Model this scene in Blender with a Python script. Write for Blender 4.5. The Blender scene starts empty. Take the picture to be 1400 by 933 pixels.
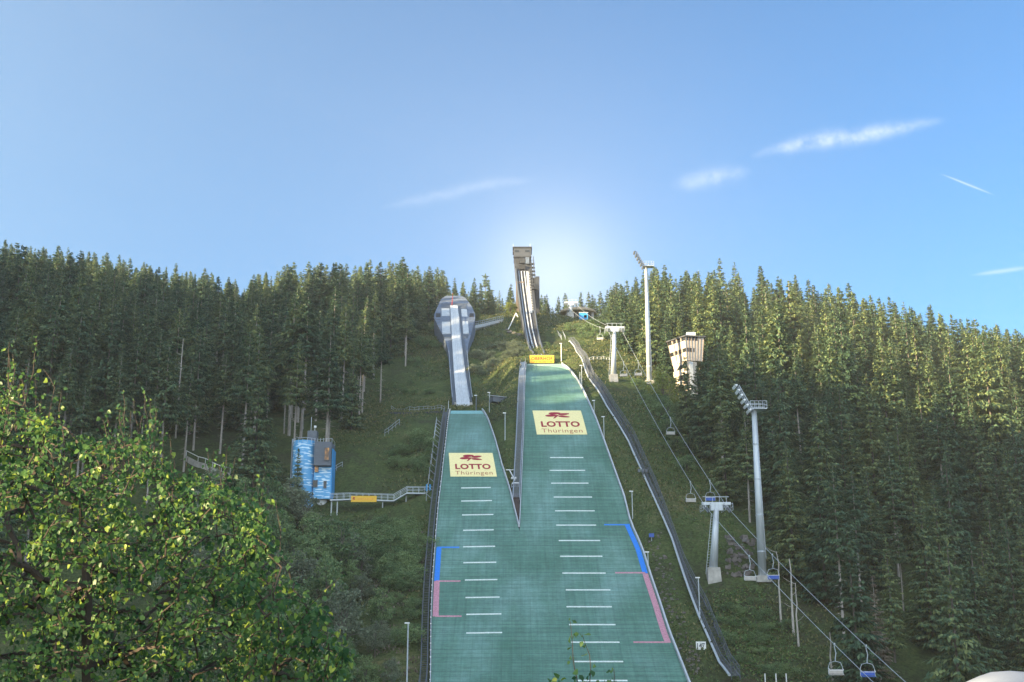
import bpy, math, random
import numpy as np
from mathutils import Vector, Matrix

random.seed(7)
R = math.radians
scene = bpy.context.scene
col = scene.collection

# ------------------------------------------------------------------ camera, sky, sun, exposure
F = 1600.0                     # focal length in photo pixels (photo 1400 x 933)
PITCH = R(15.05)
cam_d = bpy.data.cameras.new('camera'); cam = bpy.data.objects.new('camera', cam_d); col.objects.link(cam)
cam_d.sensor_width = 36; cam_d.lens = F * 36 / 1400
cam_d.clip_start = 0.3; cam_d.clip_end = 9000
cam.location = (0, 0, 0); cam.rotation_euler = (R(90) + PITCH, 0, 0)
scene.camera = cam

SUN_EL = R(13.5); SUN_AZ = R(-115)      # azimuth from +Y towards +X : the sun stands low on the left
sun_dir = Vector((math.sin(SUN_AZ) * math.cos(SUN_EL), math.cos(SUN_AZ) * math.cos(SUN_EL), math.sin(SUN_EL)))

world = bpy.data.worlds.new('World'); scene.world = world; world.use_nodes = True
wn = world.node_tree.nodes; wl = world.node_tree.links; wn.clear()
w_out = wn.new('ShaderNodeOutputWorld'); w_bg = wn.new('ShaderNodeBackground')
sky = wn.new('ShaderNodeTexSky'); sky.sky_type = 'NISHITA'; sky.sun_disc = False
sky.sun_elevation = SUN_EL; sky.sun_rotation = SUN_AZ
sky.altitude = 800; sky.air_density = 1.0; sky.dust_density = 1.8; sky.ozone_density = 2.0
SKY_STRENGTH = 0.06
w_bg.inputs['Strength'].default_value = SKY_STRENGTH
wl.new(w_bg.outputs[0], w_out.inputs[0])

def W(t, **k):
    n = wn.new(t)
    for a, b in k.items(): setattr(n, a, b)
    return n
def wmath(op, a, b=None, c=None, clamp=False):
    n = W('ShaderNodeMath', operation=op, use_clamp=clamp)
    for i, x in enumerate((a, b, c)):
        if x is None: continue
        if isinstance(x, (int, float)): n.inputs[i].default_value = x
        else: wl.new(x, n.inputs[i])
    return n.outputs[0]
def pxdir(px, py):
    v = (466.5 - py) / F; u = (px - 700) / F
    return Vector((u, math.cos(PITCH) - v * math.sin(PITCH), math.sin(PITCH) + v * math.cos(PITCH))).normalized()
def wdot(src, vec):
    n = W('ShaderNodeVectorMath', operation='DOT_PRODUCT'); wl.new(src, n.inputs[0]); n.inputs[1].default_value = vec
    return n.outputs['Value']
wtc = W('ShaderNodeTexCoord'); DIR = wtc.outputs['Generated']
# whitish haze glow low over the hilltop (part of the sky dome, fixed in world directions)
g_dir = pxdir(755, 385)
gd = wdot(DIR, g_dir)
ang = wmath('ARCCOSINE', wmath('MINIMUM', gd, 1.0))
glow = wmath('POWER', 2.718, wmath('MULTIPLY', wmath('POWER', wmath('DIVIDE', ang, 0.056), 2.0), -1.0))
mixg = W('ShaderNodeMix', data_type='RGBA', blend_type='MIX')
glow2 = wmath('POWER', 2.718, wmath('MULTIPLY', wmath('POWER', wmath('DIVIDE', ang, 0.19), 2.0), -1.0))
wl.new(wmath('ADD', wmath('MULTIPLY', glow, 0.40), wmath('MULTIPLY', glow2, 0.13)), mixg.inputs['Factor'])
# gamma-free tint of the sky to a cleaner blue
tint = W('ShaderNodeMix', data_type='RGBA', blend_type='MULTIPLY'); tint.inputs['Factor'].default_value = 1.0
wl.new(sky.outputs[0], tint.inputs['A']); tint.inputs['B'].default_value = (0.41, 0.79, 1.03, 1)
GLOW_NODE = mixg
# the air is paler towards the sun's side, low on the left
ang2 = wmath('ARCCOSINE', wmath('MINIMUM', wdot(DIR, Vector((-0.80, 0.58, 0.12)).normalized()), 1.0))
pale = wmath('POWER', 2.718, wmath('MULTIPLY', wmath('POWER', wmath('DIVIDE', ang2, 0.62), 2.0), -1.0))
mixp = W('ShaderNodeMix', data_type='RGBA', blend_type='MIX'); wl.new(wmath('MULTIPLY', pale, 0.75), mixp.inputs['Factor'])
wl.new(tint.outputs['Result'], mixp.inputs['A']); mixp.inputs['B'].default_value = (2.1, 2.95, 3.7, 1); wl.new(mixp.outputs['Result'], mixg.inputs['A']); mixg.inputs['B'].default_value = (4.3, 4.6, 4.9, 1)
# thin cirrus streaks, fixed in world directions
cur = mixg.outputs['Result']
nz = W('ShaderNodeTexNoise'); nz.inputs['Scale'].default_value = 60; nz.inputs['Detail'].default_value = 6; nz.inputs['Roughness'].default_value = 0.7
wl.new(DIR, nz.inputs['Vector'])
nz2 = W('ShaderNodeTexNoise'); nz2.inputs['Scale'].default_value = 14; nz2.inputs['Detail'].default_value = 3
wl.new(DIR, nz2.inputs['Vector'])
CLOUDS = [((1025, 212), (1300, 160), 9, 0.75), ((915, 253), (1028, 232), 11, 0.45), ((515, 284), (740, 243), 7, 0.22),
          ((1284, 237), (1362, 268), 1.2, 0.55), ((1325, 377), (1420, 364), 2.5, 0.45)]
for (a, b, w, s) in CLOUDS:
    A = pxdir(*a); B = pxdir(*b); M = ((A + B) / 2).normalized(); T = (B - A); L = T.length / 2; T = (T - M * T.dot(M)).normalized(); N = M.cross(T)
    along = wmath('DIVIDE', wdot(DIR, T), L)
    across = wmath('DIVIDE', wdot(DIR, N), w / F)
    wob = wmath('MULTIPLY', wmath('SUBTRACT', nz2.outputs[0], 0.5), 2.2)
    across = wmath('ADD', across, wob) if w > 4 else across
    fa = wmath('SUBTRACT', 1.0, wmath('POWER', wmath('ABSOLUTE', along), 2.4), clamp=True)
    # width narrows towards both ends
    fc = wmath('POWER', 2.718, wmath('MULTIPLY', wmath('POWER', wmath('ABSOLUTE', wmath('DIVIDE', across, wmath('ADD', wmath('MULTIPLY', fa, 0.75), 0.3))), 2.0), -1.0))
    tex = wmath('MULTIPLY', wmath('SUBTRACT', nz.outputs[0], 0.25), 2.4, clamp=True) if w > 4 else 1.0
    m = wmath('MULTIPLY', wmath('MULTIPLY', fa, fc), wmath('MULTIPLY', tex, s * .75) if w > 4 else s * .6)
    front = wmath('GREATER_THAN', wdot(DIR, M), 0.5)
    m = wmath('MULTIPLY', m, front)
    mx = W('ShaderNodeMix', data_type='RGBA', blend_type='MIX'); wl.new(m, mx.inputs['Factor'])
    wl.new(cur, mx.inputs['A']); mx.inputs['B'].default_value = (4.3, 4.6, 5.0, 1); cur = mx.outputs['Result']
# added brightness in the unseen sky behind the viewer, filling the shaded hill
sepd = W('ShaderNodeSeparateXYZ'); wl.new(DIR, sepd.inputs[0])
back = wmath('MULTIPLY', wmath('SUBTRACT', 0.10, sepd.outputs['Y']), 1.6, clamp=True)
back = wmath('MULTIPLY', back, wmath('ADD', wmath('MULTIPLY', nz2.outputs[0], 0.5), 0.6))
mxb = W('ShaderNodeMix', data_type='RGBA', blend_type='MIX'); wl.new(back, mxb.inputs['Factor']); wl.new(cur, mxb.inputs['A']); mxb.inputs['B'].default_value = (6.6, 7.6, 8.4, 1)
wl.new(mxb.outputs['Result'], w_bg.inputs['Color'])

sun_l = bpy.data.lights.new('sun', 'SUN'); sun_l.energy = 5.0; sun_l.angle = R(0.6); sun_l.color = (1.0, 0.76, 0.42)
sun = bpy.data.objects.new('sun', sun_l); col.objects.link(sun)
sun.rotation_euler = (-sun_dir).to_track_quat('-Z', 'Y').to_euler()
scene.view_settings.view_transform = 'Standard'; scene.view_settings.look = 'None'
scene.view_settings.gamma = 1.0; scene.view_settings.use_curve_mapping = False
scene.view_settings.exposure = 2.32
scene.render.engine = 'CYCLES'
scene.cycles.max_bounces = 6; scene.cycles.diffuse_bounces = 4; scene.cycles.transmission_bounces = 4; scene.cycles.volume_bounces = 0
scene.cycles.transparent_max_bounces = 6

# ------------------------------------------------------------------ materials
def nt(name):
    m = bpy.data.materials.new(name); m.use_nodes = True
    t = m.node_tree; b = t.nodes['Principled BSDF']
    return m, t, b
def plain(name, c, rough=0.6, metal=0.0, var=0.12, scale=1.5, spec=0.5, stretch=(1, 1, 1), bump=0.0):
    m, t, b = nt(name)
    tc = t.nodes.new('ShaderNodeTexCoord'); mp = t.nodes.new('ShaderNodeMapping'); mp.inputs['Scale'].default_value = stretch
    n = t.nodes.new('ShaderNodeTexNoise'); n.inputs['Scale'].default_value = scale; n.inputs['Detail'].default_value = 6
    n.inputs['Roughness'].default_value = 0.65
    t.links.new(tc.outputs['Object'], mp.inputs[0]); t.links.new(mp.outputs[0], n.inputs['Vector'])
    r = t.nodes.new('ShaderNodeValToRGB'); r.color_ramp.elements[0].position = 0.3; r.color_ramp.elements[1].position = 0.7
    r.color_ramp.elements[0].color = (*[max(0, x * (1 - var * 1.6)) for x in c], 1)
    r.color_ramp.elements[1].color = (*[min(1, x * (1 + var)) for x in c], 1)
    t.links.new(n.outputs[0], r.inputs[0]); t.links.new(r.outputs[0], b.inputs['Base Color'])
    b.inputs['Roughness'].default_value = rough; b.inputs['Metallic'].default_value = metal
    b.inputs['Specular IOR Level'].default_value = spec
    if bump:
        bp = t.nodes.new('ShaderNodeBump'); bp.inputs['Strength'].default_value = bump; bp.inputs['Distance'].default_value = 0.1
        t.links.new(n.outputs[0], bp.inputs['Height']); t.links.new(bp.outputs[0], b.inputs['Normal'])
    return m
def foliage(name, c0, c1, c2, transl=0.35, island=False, rough=0.55):
    m, t, b = nt(name)
    out = t.nodes['Material Output']
    if island:
        g = t.nodes.new('ShaderNodeNewGeometry'); rnd = g.outputs['Random Per Island']
    else:
        oi = t.nodes.new('ShaderNodeObjectInfo')
        g = t.nodes.new('ShaderNodeNewGeometry')
        a = t.nodes.new('ShaderNodeMath'); a.operation = 'MULTIPLY'; a.inputs[1].default_value = 0.42
        t.links.new(oi.outputs['Random'], a.inputs[0])
        a2 = t.nodes.new('ShaderNodeMath'); a2.operation = 'MULTIPLY_ADD'; a2.inputs[1].default_value = 0.58
        t.links.new(g.outputs['Random Per Island'], a2.inputs[0]); t.links.new(a.outputs[0], a2.inputs[2])
        rnd = a2.outputs[0]
    r = t.nodes.new('ShaderNodeValToRGB'); r.color_ramp.elements[0].color = (*c0, 1); r.color_ramp.elements[1].color = (*c2, 1)
    e = r.color_ramp.elements.new(0.5); e.color = (*c1, 1)
    t.links.new(rnd, r.inputs[0]); t.links.new(r.outputs[0], b.inputs['Base Color'])
    b.inputs['Roughness'].default_value = rough; b.inputs['Specular IOR Level'].default_value = 0.25
    tr = t.nodes.new('ShaderNodeBsdfTranslucent'); t.links.new(r.outputs[0], tr.inputs['Color'])
    mx = t.nodes.new('ShaderNodeMixShader'); mx.inputs[0].default_value = transl
    t.links.new(b.outputs[0], mx.inputs[1]); t.links.new(tr.outputs[0], mx.inputs[2]); t.links.new(mx.outputs[0], out.inputs['Surface'])
    return m

M = {}
M['white'] = plain('white_paint', (0.72, 0.73, 0.74), 0.5)
M['pale_line'] = plain('line_paint', (0.66, 0.74, 0.72), 0.6, scale=8, var=0.25)
M['steel'] = plain('galvanised_steel', (0.42, 0.47, 0.53), 0.45, 0.3, scale=3)
M['mast'] = plain('mast_steel', (0.50, 0.55, 0.60), 0.45, 0.2, scale=2, stretch=(3, 3, .3))
M['dsteel'] = plain('dark_steel', (0.10, 0.12, 0.15), 0.5, 0.2)
M['grate'] = plain('grating_steel', (0.10, 0.12, 0.155), 0.75, 0.0, scale=4, var=0.4)
M['rail'] = plain('rail_steel', (0.33, 0.38, 0.46), 0.5, 0.3)
M['concrete'] = plain('concrete', (0.40, 0.39, 0.37), 0.85, scale=0.8, var=0.25, bump=0.2)
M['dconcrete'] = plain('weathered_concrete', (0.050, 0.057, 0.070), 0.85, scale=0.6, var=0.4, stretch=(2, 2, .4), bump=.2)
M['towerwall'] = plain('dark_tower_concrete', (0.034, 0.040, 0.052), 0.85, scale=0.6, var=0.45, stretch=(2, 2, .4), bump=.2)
M['brown'] = plain('brown_cladding', (0.15, 0.12, 0.11), 0.8, scale=1, var=0.25, stretch=(4, 4, .4))
M['black'] = plain('black_rubber', (0.018, 0.02, 0.025), 0.7)
M['track'] = plain('track_ice_white', (0.48, 0.52, 0.57), 0.7, scale=2, var=0.15, stretch=(3, .3, .3))
M['slate'] = plain('slate_blue_cladding', (0.11, 0.145, 0.21), 0.7, scale=1.5, var=0.2)
M['lpanel'] = plain('light_panel', (0.42, 0.46, 0.51), 0.8, scale=1.2)
M['blue'] = plain('blue_paint', (0.015, 0.20, 0.72), 0.6, scale=6, var=0.15)
M['kiosk'] = plain('kiosk_blue', (0.03, 0.28, 0.62), 0.6)
M['pink'] = plain('pink_paint', (0.50, 0.24, 0.31), 0.7, scale=5, var=0.25)
M['yellowmat'] = plain('cream_banner', (0.86, 0.74, 0.36), 0.7, scale=3, var=0.08)
M['red'] = plain('dark_red_print', (0.33, 0.012, 0.03), 0.7, scale=5, var=0.15)
M['redpale'] = plain('worn_red_print', (0.50, 0.17, 0.09), 0.7, scale=14, var=0.5)
M['yellow'] = plain('yellow_sign', (0.72, 0.42, 0.03), 0.55, scale=3, var=0.06)
M['orange'] = plain('orange_red_print', (0.36, 0.03, 0.012), 0.6)
M['bark'] = plain('spruce_bark', (0.12, 0.105, 0.095), 0.9, scale=3, var=0.3, stretch=(3, 3, .5))
M['palebark'] = plain('pale_spruce_bark', (0.34, 0.31, 0.285), 0.9, scale=3, var=0.3, stretch=(3, 3, .5))
M['deadbark'] = plain('bare_grey_wood', (0.42, 0.39, 0.36), 0.9, scale=3, var=0.3, stretch=(3, 3, .5))
M['twig'] = plain('dark_twig', (0.06, 0.045, 0.035), 0.9, scale=9)
M['seatblue'] = plain('chair_blue', (0.03, 0.10, 0.42), 0.5)
M['seatgrey'] = plain('chair_slats', (0.42, 0.40, 0.38), 0.6)
M['roofbeige'] = plain('beige_roof', (0.42, 0.33, 0.22), 0.8, scale=2, var=0.25)
M['cream'] = plain('cream_render', (0.52, 0.46, 0.40), 0.8, scale=0.9, var=0.15, stretch=(3, 3, .5))
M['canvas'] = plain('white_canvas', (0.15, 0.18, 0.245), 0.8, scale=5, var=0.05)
M['soil'] = plain('dark_soil', (0.055, 0.04, 0.038), 0.95, scale=1.3, var=0.4, bump=0.6)
M['stone'] = plain('boulder_stone', (0.15, 0.135, 0.13), 0.9, scale=1.2, var=0.4, bump=0.8)
m, t, b = nt('window_glass'); b.inputs['Base Color'].default_value = (0.02, 0.025, 0.03, 1); b.inputs['Roughness'].default_value = 0.08; M['glass'] = m
m, t, b = nt('lit_window'); b.inputs['Base Color'].default_value = (0.10, 0.05, 0.02, 1); b.inputs['Roughness'].default_value = 0.2
tc = t.nodes.new('ShaderNodeTexCoord'); n = t.nodes.new('ShaderNodeTexNoise'); n.inputs['Scale'].default_value = 1.6
r = t.nodes.new('ShaderNodeValToRGB'); r.color_ramp.elements[0].position = 0.45; r.color_ramp.elements[0].color = (0.01, 0.01, 0.012, 1); r.color_ramp.elements[1].position = 0.62; r.color_ramp.elements[1].color = (1, 0.5, 0.12, 1)
t.links.new(tc.outputs['Object'], n.inputs['Vector']); t.links.new(n.outputs[0], r.inputs[0]); t.links.new(r.outputs[0], b.inputs['Emission Color']); b.inputs['Emission Strength'].default_value = 0.10
M['litglass'] = m
m, t, b = nt('lamp_glass'); b.inputs['Base Color'].default_value = (0.7, 0.72, 0.75, 1); b.inputs['Roughness'].default_value = 0.15; M['lampglass'] = m
M['needle'] = foliage('spruce_needles', (0.020, 0.050, 0.032), (0.082, 0.150, 0.082), (0.26, 0.295, 0.105), 0.24)
M['needledark'] = M['needle']
M['deadneedle'] = foliage('dead_brown_needles', (0.15, 0.125, 0.09), (0.24, 0.20, 0.15), (0.34, 0.29, 0.22), 0.2)
M['leafmid'] = foliage('broadleaf_leaves', (0.050, 0.10, 0.045), (0.13, 0.21, 0.09), (0.27, 0.36, 0.15), 0.3)
M['leafgrey'] = foliage('willow_leaves', (0.08, 0.11, 0.075), (0.16, 0.20, 0.13), (0.27, 0.31, 0.20), 0.3)
M['leafyellow'] = foliage('lime_leaves', (0.15, 0.19, 0.05), (0.20, 0.25, 0.06), (0.27, 0.30, 0.08), 0.35)
M['bramble'] = foliage('bramble_leaves', (0.035, 0.085, 0.032), (0.085, 0.165, 0.050), (0.17, 0.26, 0.085), 0.25, island=True)
M['grass'] = foliage('grass_blades', (0.045, 0.070, 0.026), (0.10, 0.135, 0.045), (0.22, 0.20, 0.10), 0.3, island=True)
M['drytwig'] = foliage('dry_stems', (0.10, 0.08, 0.065), (0.15, 0.12, 0.10), (0.20, 0.17, 0.14), 0.1, island=True)
M['birchleaf'] = foliage('birch_leaves', (0.050, 0.12, 0.055), (0.10, 0.20, 0.06), (0.30, 0.40, 0.07), 0.5, island=True, rough=0.38)
e = M['birchleaf'].node_tree.nodes['Color Ramp'].color_ramp.elements
e[1].position = 0.80

# stripes of the blue judges' tower : irregular pale dashes
m, t, b = nt('blue_dashed_cladding')
tc = t.nodes.new('ShaderNodeTexCoord'); sp = t.nodes.new('ShaderNodeSeparateXYZ'); t.links.new(tc.outputs['Object'], sp.inputs[0])
mp = t.nodes.new('ShaderNodeMapping'); mp.inputs['Scale'].default_value = (0.55, 0.55, 2.6); t.links.new(tc.outputs['Object'], mp.inputs[0])
n = t.nodes.new('ShaderNodeTexNoise'); n.inputs['Scale'].default_value = 1.3; n.inputs['Detail'].default_value = 1.5; t.links.new(mp.outputs[0], n.inputs['Vector'])
r = t.nodes.new('ShaderNodeValToRGB'); r.color_ramp.interpolation = 'EASE'
r.color_ramp.elements[0].position = 0.52; r.color_ramp.elements[0].color = (0.10, 0.36, 0.68, 1); r.color_ramp.elements[1].position = 0.60; r.color_ramp.elements[1].color = (0.55, 0.74, 0.90, 1)
t.links.new(n.outputs[0], r.inputs[0]); t.links.new(r.outputs[0], b.inputs['Base Color']); b.inputs['Roughness'].default_value = 0.5
M['bluedash'] = m

# plastic jumping mats
m, t, b = nt('green_plastic_mats')
def N_(t, ty, **k):
    n = t.nodes.new(ty)
    for a, v in k.items(): setattr(n, a, v)
    return n
def mth(t, op, a, b_=None, clamp=False):
    n = N_(t, 'ShaderNodeMath', operation=op, use_clamp=clamp)
    for i, x in enumerate((a, b_)):
        if x is None: continue
        if isinstance(x, (int, float)): n.inputs[i].default_value = x
        else: t.links.new(x, n.inputs[i])
    return n.outputs[0]
def noise(t, vec, scale, stretch=(1, 1, 1), detail=4, rough=0.6):
    mp = N_(t, 'ShaderNodeMapping'); mp.inputs['Scale'].default_value = stretch; t.links.new(vec, mp.inputs[0])
    n = N_(t, 'ShaderNodeTexNoise'); n.inputs['Scale'].default_value = scale; n.inputs['Detail'].default_value = detail; n.inputs['Roughness'].default_value = rough
    t.links.new(mp.outputs[0], n.inputs['Vector']); return n.outputs[0]
def ramp(t, fac, stops):
    r = N_(t, 'ShaderNodeValToRGB'); el = r.color_ramp.elements
    while len(el) < len(stops): el.new(0.5)
    for e_, (p_, c_) in zip(el, stops): e_.position = p_; e_.color = (*c_, 1)
    t.links.new(fac, r.inputs[0]); return r.outputs[0]
def mixc(t, fac, a, b_, mode='MIX'):
    n = N_(t, 'ShaderNodeMix', data_type='RGBA', blend_type=mode)
    for k, x in (('Factor', fac), ('A', a), ('B', b_)):
        if isinstance(x, (int, float)): n.inputs[k].default_value = x
        elif isinstance(x, tuple): n.inputs[k].default_value = (*x, 1)
        else: t.links.new(x, n.inputs[k])
    return n.outputs['Result']
tc = N_(t, 'ShaderNodeTexCoord'); V = tc.outputs['Object']
patch = noise(t, V, 0.11, (1, 0.55, 0.2), 6, 0.62)
streak = noise(t, V, 1.0, (2.6, 0.10, 0.10), 4, 0.7)
rows_ = noise(t, V, 1.0, (0.09, 2.2, 0.6), 4, 0.8)
fine = noise(t, V, 1.0, (1.6, 3.8, 0.6), 4, 0.8)
basec = ramp(t, patch, [(0.30, (0.053, 0.140, 0.100)), (0.5, (0.092, 0.200, 0.162)), (0.70, (0.155, 0.285, 0.262))])
f1 = mth(t, 'ADD', mth(t, 'MULTIPLY', streak, 0.45), mth(t, 'ADD', mth(t, 'MULTIPLY', rows_, 0.75), mth(t, 'MULTIPLY', fine, 0.6)))
mul = ramp(t, mth(t, 'MULTIPLY', f1, 0.555), [(0.36, (0.55, 0.58, 0.58)), (0.5, (0.98, 0.98, 0.98)), (0.62, (1.4, 1.36, 1.36))])
c_ = mixc(t, 1.0, basec, mul, 'MULTIPLY')
sp = N_(t, 'ShaderNodeSeparateXYZ'); t.links.new(V, sp.inputs[0])
seam = mth(t, 'LESS_THAN', mth(t, 'FRACT', mth(t, 'MULTIPLY', sp.outputs['Y'], 1.0)), 0.16)
seamn = mth(t, 'MULTIPLY', seam, mth(t, 'MULTIPLY', rows_, 0.55))
c_ = mixc(t, seamn, c_, (0.02, 0.05, 0.05))
vs = mth(t, 'LESS_THAN', mth(t, 'FRACT', mth(t, 'MULTIPLY', sp.outputs['X'], 0.8)), 0.10)
c_ = mixc(t, mth(t, 'MULTIPLY', vs, 0.13), c_, (0.02, 0.05, 0.05))
t.links.new(c_, b.inputs['Base Color']); b.inputs['Roughness'].default_value = 0.62; b.inputs['Specular IOR Level'].default_value = 0.35
bp = N_(t, 'ShaderNodeBump'); bp.inputs['Strength'].default_value = 0.35; bp.inputs['Distance'].default_value = 0.06
t.links.new(f1, bp.inputs['Height']); t.links.new(bp.outputs[0], b.inputs['Normal'])
M['mat'] = m

# hill ground
m, t, b = nt('hill_ground')
tc = N_(t, 'ShaderNodeTexCoord'); V = tc.outputs['Object']
big = noise(t, V, 0.045, (1, 1, 1), 5, 0.6); med = noise(t, V, 0.35, (1, 1, 1), 5, 0.7); sm = noise(t, V, 2.2, (1, 1, 1), 5, 0.75)
f = mth(t, 'ADD', mth(t, 'MULTIPLY', big, 0.5), mth(t, 'ADD', mth(t, 'MULTIPLY', med, 0.35), mth(t, 'MULTIPLY', sm, 0.2)))
g = ramp(t, f, [(0.38, (0.070, 0.058, 0.042)), (0.47, (0.050, 0.065, 0.030)), (0.56, (0.066, 0.098, 0.034)), (0.67, (0.13, 0.125, 0.06))])
dark = ramp(t, sm, [(0.3, (0.45, 0.45, 0.45)), (0.6, (1.15, 1.15, 1.15))])
c_ = mixc(t, 1.0, g, dark, 'MULTIPLY')
t.links.new(c_, b.inputs['Base Color']); b.inputs['Roughness'].default_value = 0.95; b.inputs['Specular IOR Level'].default_value = 0.1
bp = N_(t, 'ShaderNodeBump'); bp.inputs['Strength'].default_value = 0.9; bp.inputs['Distance'].default_value = 0.35
t.links.new(mth(t, 'ADD', mth(t, 'MULTIPLY', med, 1.5), sm), bp.inputs['Height']); t.links.new(bp.outputs[0], b.inputs['Normal'])
M['ground'] = m

# ------------------------------------------------------------------ mesh helpers
class MB:
    def __init__(s): s.v = []; s.f = []
    def add(s, vs, fs):
        o = len(s.v); s.v += [tuple(p) for p in vs]; s.f += [tuple(i + o for i in q) for q in fs]; return s
    def box(s, c, size, rz=0, mat=None):
        hx, hy, hz = size[0] / 2, size[1] / 2, size[2] / 2
        P = [Vector((x, y, z)) for z in (-hz, hz) for x, y in ((-hx, -hy), (hx, -hy), (hx, hy), (-hx, hy))]
        Mx = mat if mat is not None else Matrix.Rotation(rz, 3, 'Z')
        P = [Mx @ q + Vector(c) for q in P]
        return s.add(P, [(3, 2, 1, 0), (4, 5, 6, 7), (0, 1, 5, 4), (1, 2, 6, 5), (2, 3, 7, 6), (3, 0, 4, 7)])
    def tube(s, a, b_, r0, r1=None, n=8, caps=True):
        a = Vector(a); b_ = Vector(b_); r1 = r0 if r1 is None else r1
        d = (b_ - a)
        if d.length < 1e-6: return s
        d.normalize(); u = d.orthogonal().normalized(); w = d.cross(u)
        P = []
        for (c, r) in ((a, r0), (b_, r1)):
            for k in range(n):
                an = 2 * math.pi * k / n; P.append(c + (u * math.cos(an) + w * math.sin(an)) * r)
        fs = [(k, (k + 1) % n, n + (k + 1) % n, n + k) for k in range(n)]
        if caps: fs += [tuple(range(n - 1, -1, -1)), tuple(range(n, 2 * n))]
        return s.add(P, fs)
    def path(s, pts, r, n=6, r1=None):
        for i in range(len(pts) - 1):
            ra = r if r1 is None else r + (r1 - r) * i / (len(pts) - 1); rb = r if r1 is None else r + (r1 - r) * (i + 1) / (len(pts) - 1)
            s.tube(pts[i], pts[i + 1], ra, rb, n)
        return s
    def prism(s, poly, z0, z1, poly1=None):
        n = len(poly); q = poly1 or poly
        P = [(x, y, z0) for x, y in poly] + [(x, y, z1) for x, y in q]
        return s.add(P, [(k, (k + 1) % n, n + (k + 1) % n, n + k) for k in range(n)] + [tuple(range(n - 1, -1, -1)), tuple(range(n, 2 * n))])
    def slab(s, quads_top, th):    # closed thick plate from a strip of (left,right) point pairs, th = downward vector
        n = len(quads_top); P = []
        for a, b_ in quads_top: P += [Vector(a), Vector(b_)]
        top = list(P); P += [p_ + Vector(th) for p_ in top]
        o = 2 * n; fs = []
        for i in range(n - 1):
            a, b_, c, d = 2 * i, 2 * i + 1, 2 * i + 3, 2 * i + 2
            fs += [(a, b_, c, d), (o + d, o + c, o + b_, o + a), (a, d, o + d, o + a), (b_, o + b_, o + c, c)]
        fs += [(0, o, o + 1, 1), (2 * n - 2, 2 * n - 1, o + 2 * n - 1, o + 2 * n - 2)]
        return s.add(P, fs)
    def build(s, name, mat, parent=None, origin=(0, 0, 0), smooth=False):
        me = bpy.data.meshes.new(name); o = Vector(origin)
        me.from_pydata([tuple(Vector(p_) - o) for p_ in s.v], [], s.f); me.materials.append(mat if not isinstance(mat, str) else M[mat])
        if smooth: me.polygons.foreach_set('use_smooth', [True] * len(me.polygons))
        me.update()
        ob = bpy.data.objects.new(name, me); col.objects.link(ob)
        if parent is not None: ob.parent = parent
        else: ob.location = o
        return ob
def npmesh(name, v, fsize, faces, mat):
    """fast mesh from numpy: faces (n, fsize)"""
    me = bpy.data.meshes.new(name); nv = len(v); nf = len(faces)
    me.vertices.add(nv); me.vertices.foreach_set('co', np.asarray(v, np.float32).ravel())
    me.loops.add(nf * fsize); me.loops.foreach_set('vertex_index', np.asarray(faces, np.int32).ravel())
    me.polygons.add(nf); me.polygons.foreach_set('loop_start', np.arange(0, nf * fsize, fsize, dtype=np.int32))
    me.polygons.foreach_set('loop_total', np.full(nf, fsize, np.int32))
    me.materials.append(M[mat] if isinstance(mat, str) else mat); me.update(calc_edges=True); me.validate()
    return me
def tag(o, label=None, cat=None, group=None, kind=None):
    if label: o['label'] = label
    if cat: o['category'] = cat
    if group: o['group'] = group
    if kind: o['kind'] = kind
    return o
def thing(name, label, cat, loc=(0, 0, 0), rz=0, group=None):
    o = bpy.data.objects.new(name, None); o.empty_display_size = 0.5; col.objects.link(o); o.location = loc; o.rotation_euler = (0, 0, rz)
    return tag(o, label, cat, group)
KIDS = {}
def copy_tree(o, parent=None, kids=None):
    c = o.copy(); col.objects.link(c); c.parent = parent
    for ch in (kids if kids is not None else o.children): copy_tree(ch, c)
    return c

# ------------------------------------------------------------------ the hill's shape
def smooth_profile(pts, lo=-400, hi=2200):
    xs = np.arange(lo, hi, 0.5); z = np.interp(xs, [p_[0] for p_ in pts], [p_[1] for p_ in pts])
    k = np.exp(-0.5 * (np.arange(-12, 13) * 0.5 / 2.4) ** 2); k /= k.sum()
    zp = np.pad(z, 12, mode='edge'); z = np.convolve(zp, k, 'valid'); return xs, z
common = [(-400, 14), (-200, 8), (-60, 2), (-6, -1.7), (3, -1.75), (8, -2.6), (15, -4.8), (25, -9.5), (40, -17), (60, -24.5), (80, -26), (100, -22.5), (115, -17.8), (130, -11.6), (140, -6.3),
          (150.2, -.7), (154.6, 1.6), (159, 3.9), (163.4, 6.4), (172, 11.5), (180.4, 17), (188.8, 22.4), (197, 28.1)]
far = [(372, 110.5), (400, 115), (450, 120), (550, 124), (800, 122), (1500, 100), (2200, 60)]
PLx, PLz = smooth_profile(common + [(205.2, 33.8), (220, 43.8), (235, 52.3), (248, 58.5), (262, 63.7), (272, 66.9), (280, 69.2), (300, 80), (325, 92), (348, 102)] + far)
PNx, PNz = smooth_profile(common + [(205, 33.3), (215, 39), (228, 45), (240, 49.3), (250, 51.8), (256, 52.8), (270, 61.3), (290, 73.3), (310, 85), (330, 94), (350, 101.5)] + far)
def zL(Y): return np.interp(Y, PLx, PLz)
def zN(Y): return np.interp(Y, PNx, PNz)
def sstep(x): x = np.clip(x, 0, 1); return x * x * (3 - 2 * x)
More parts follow.
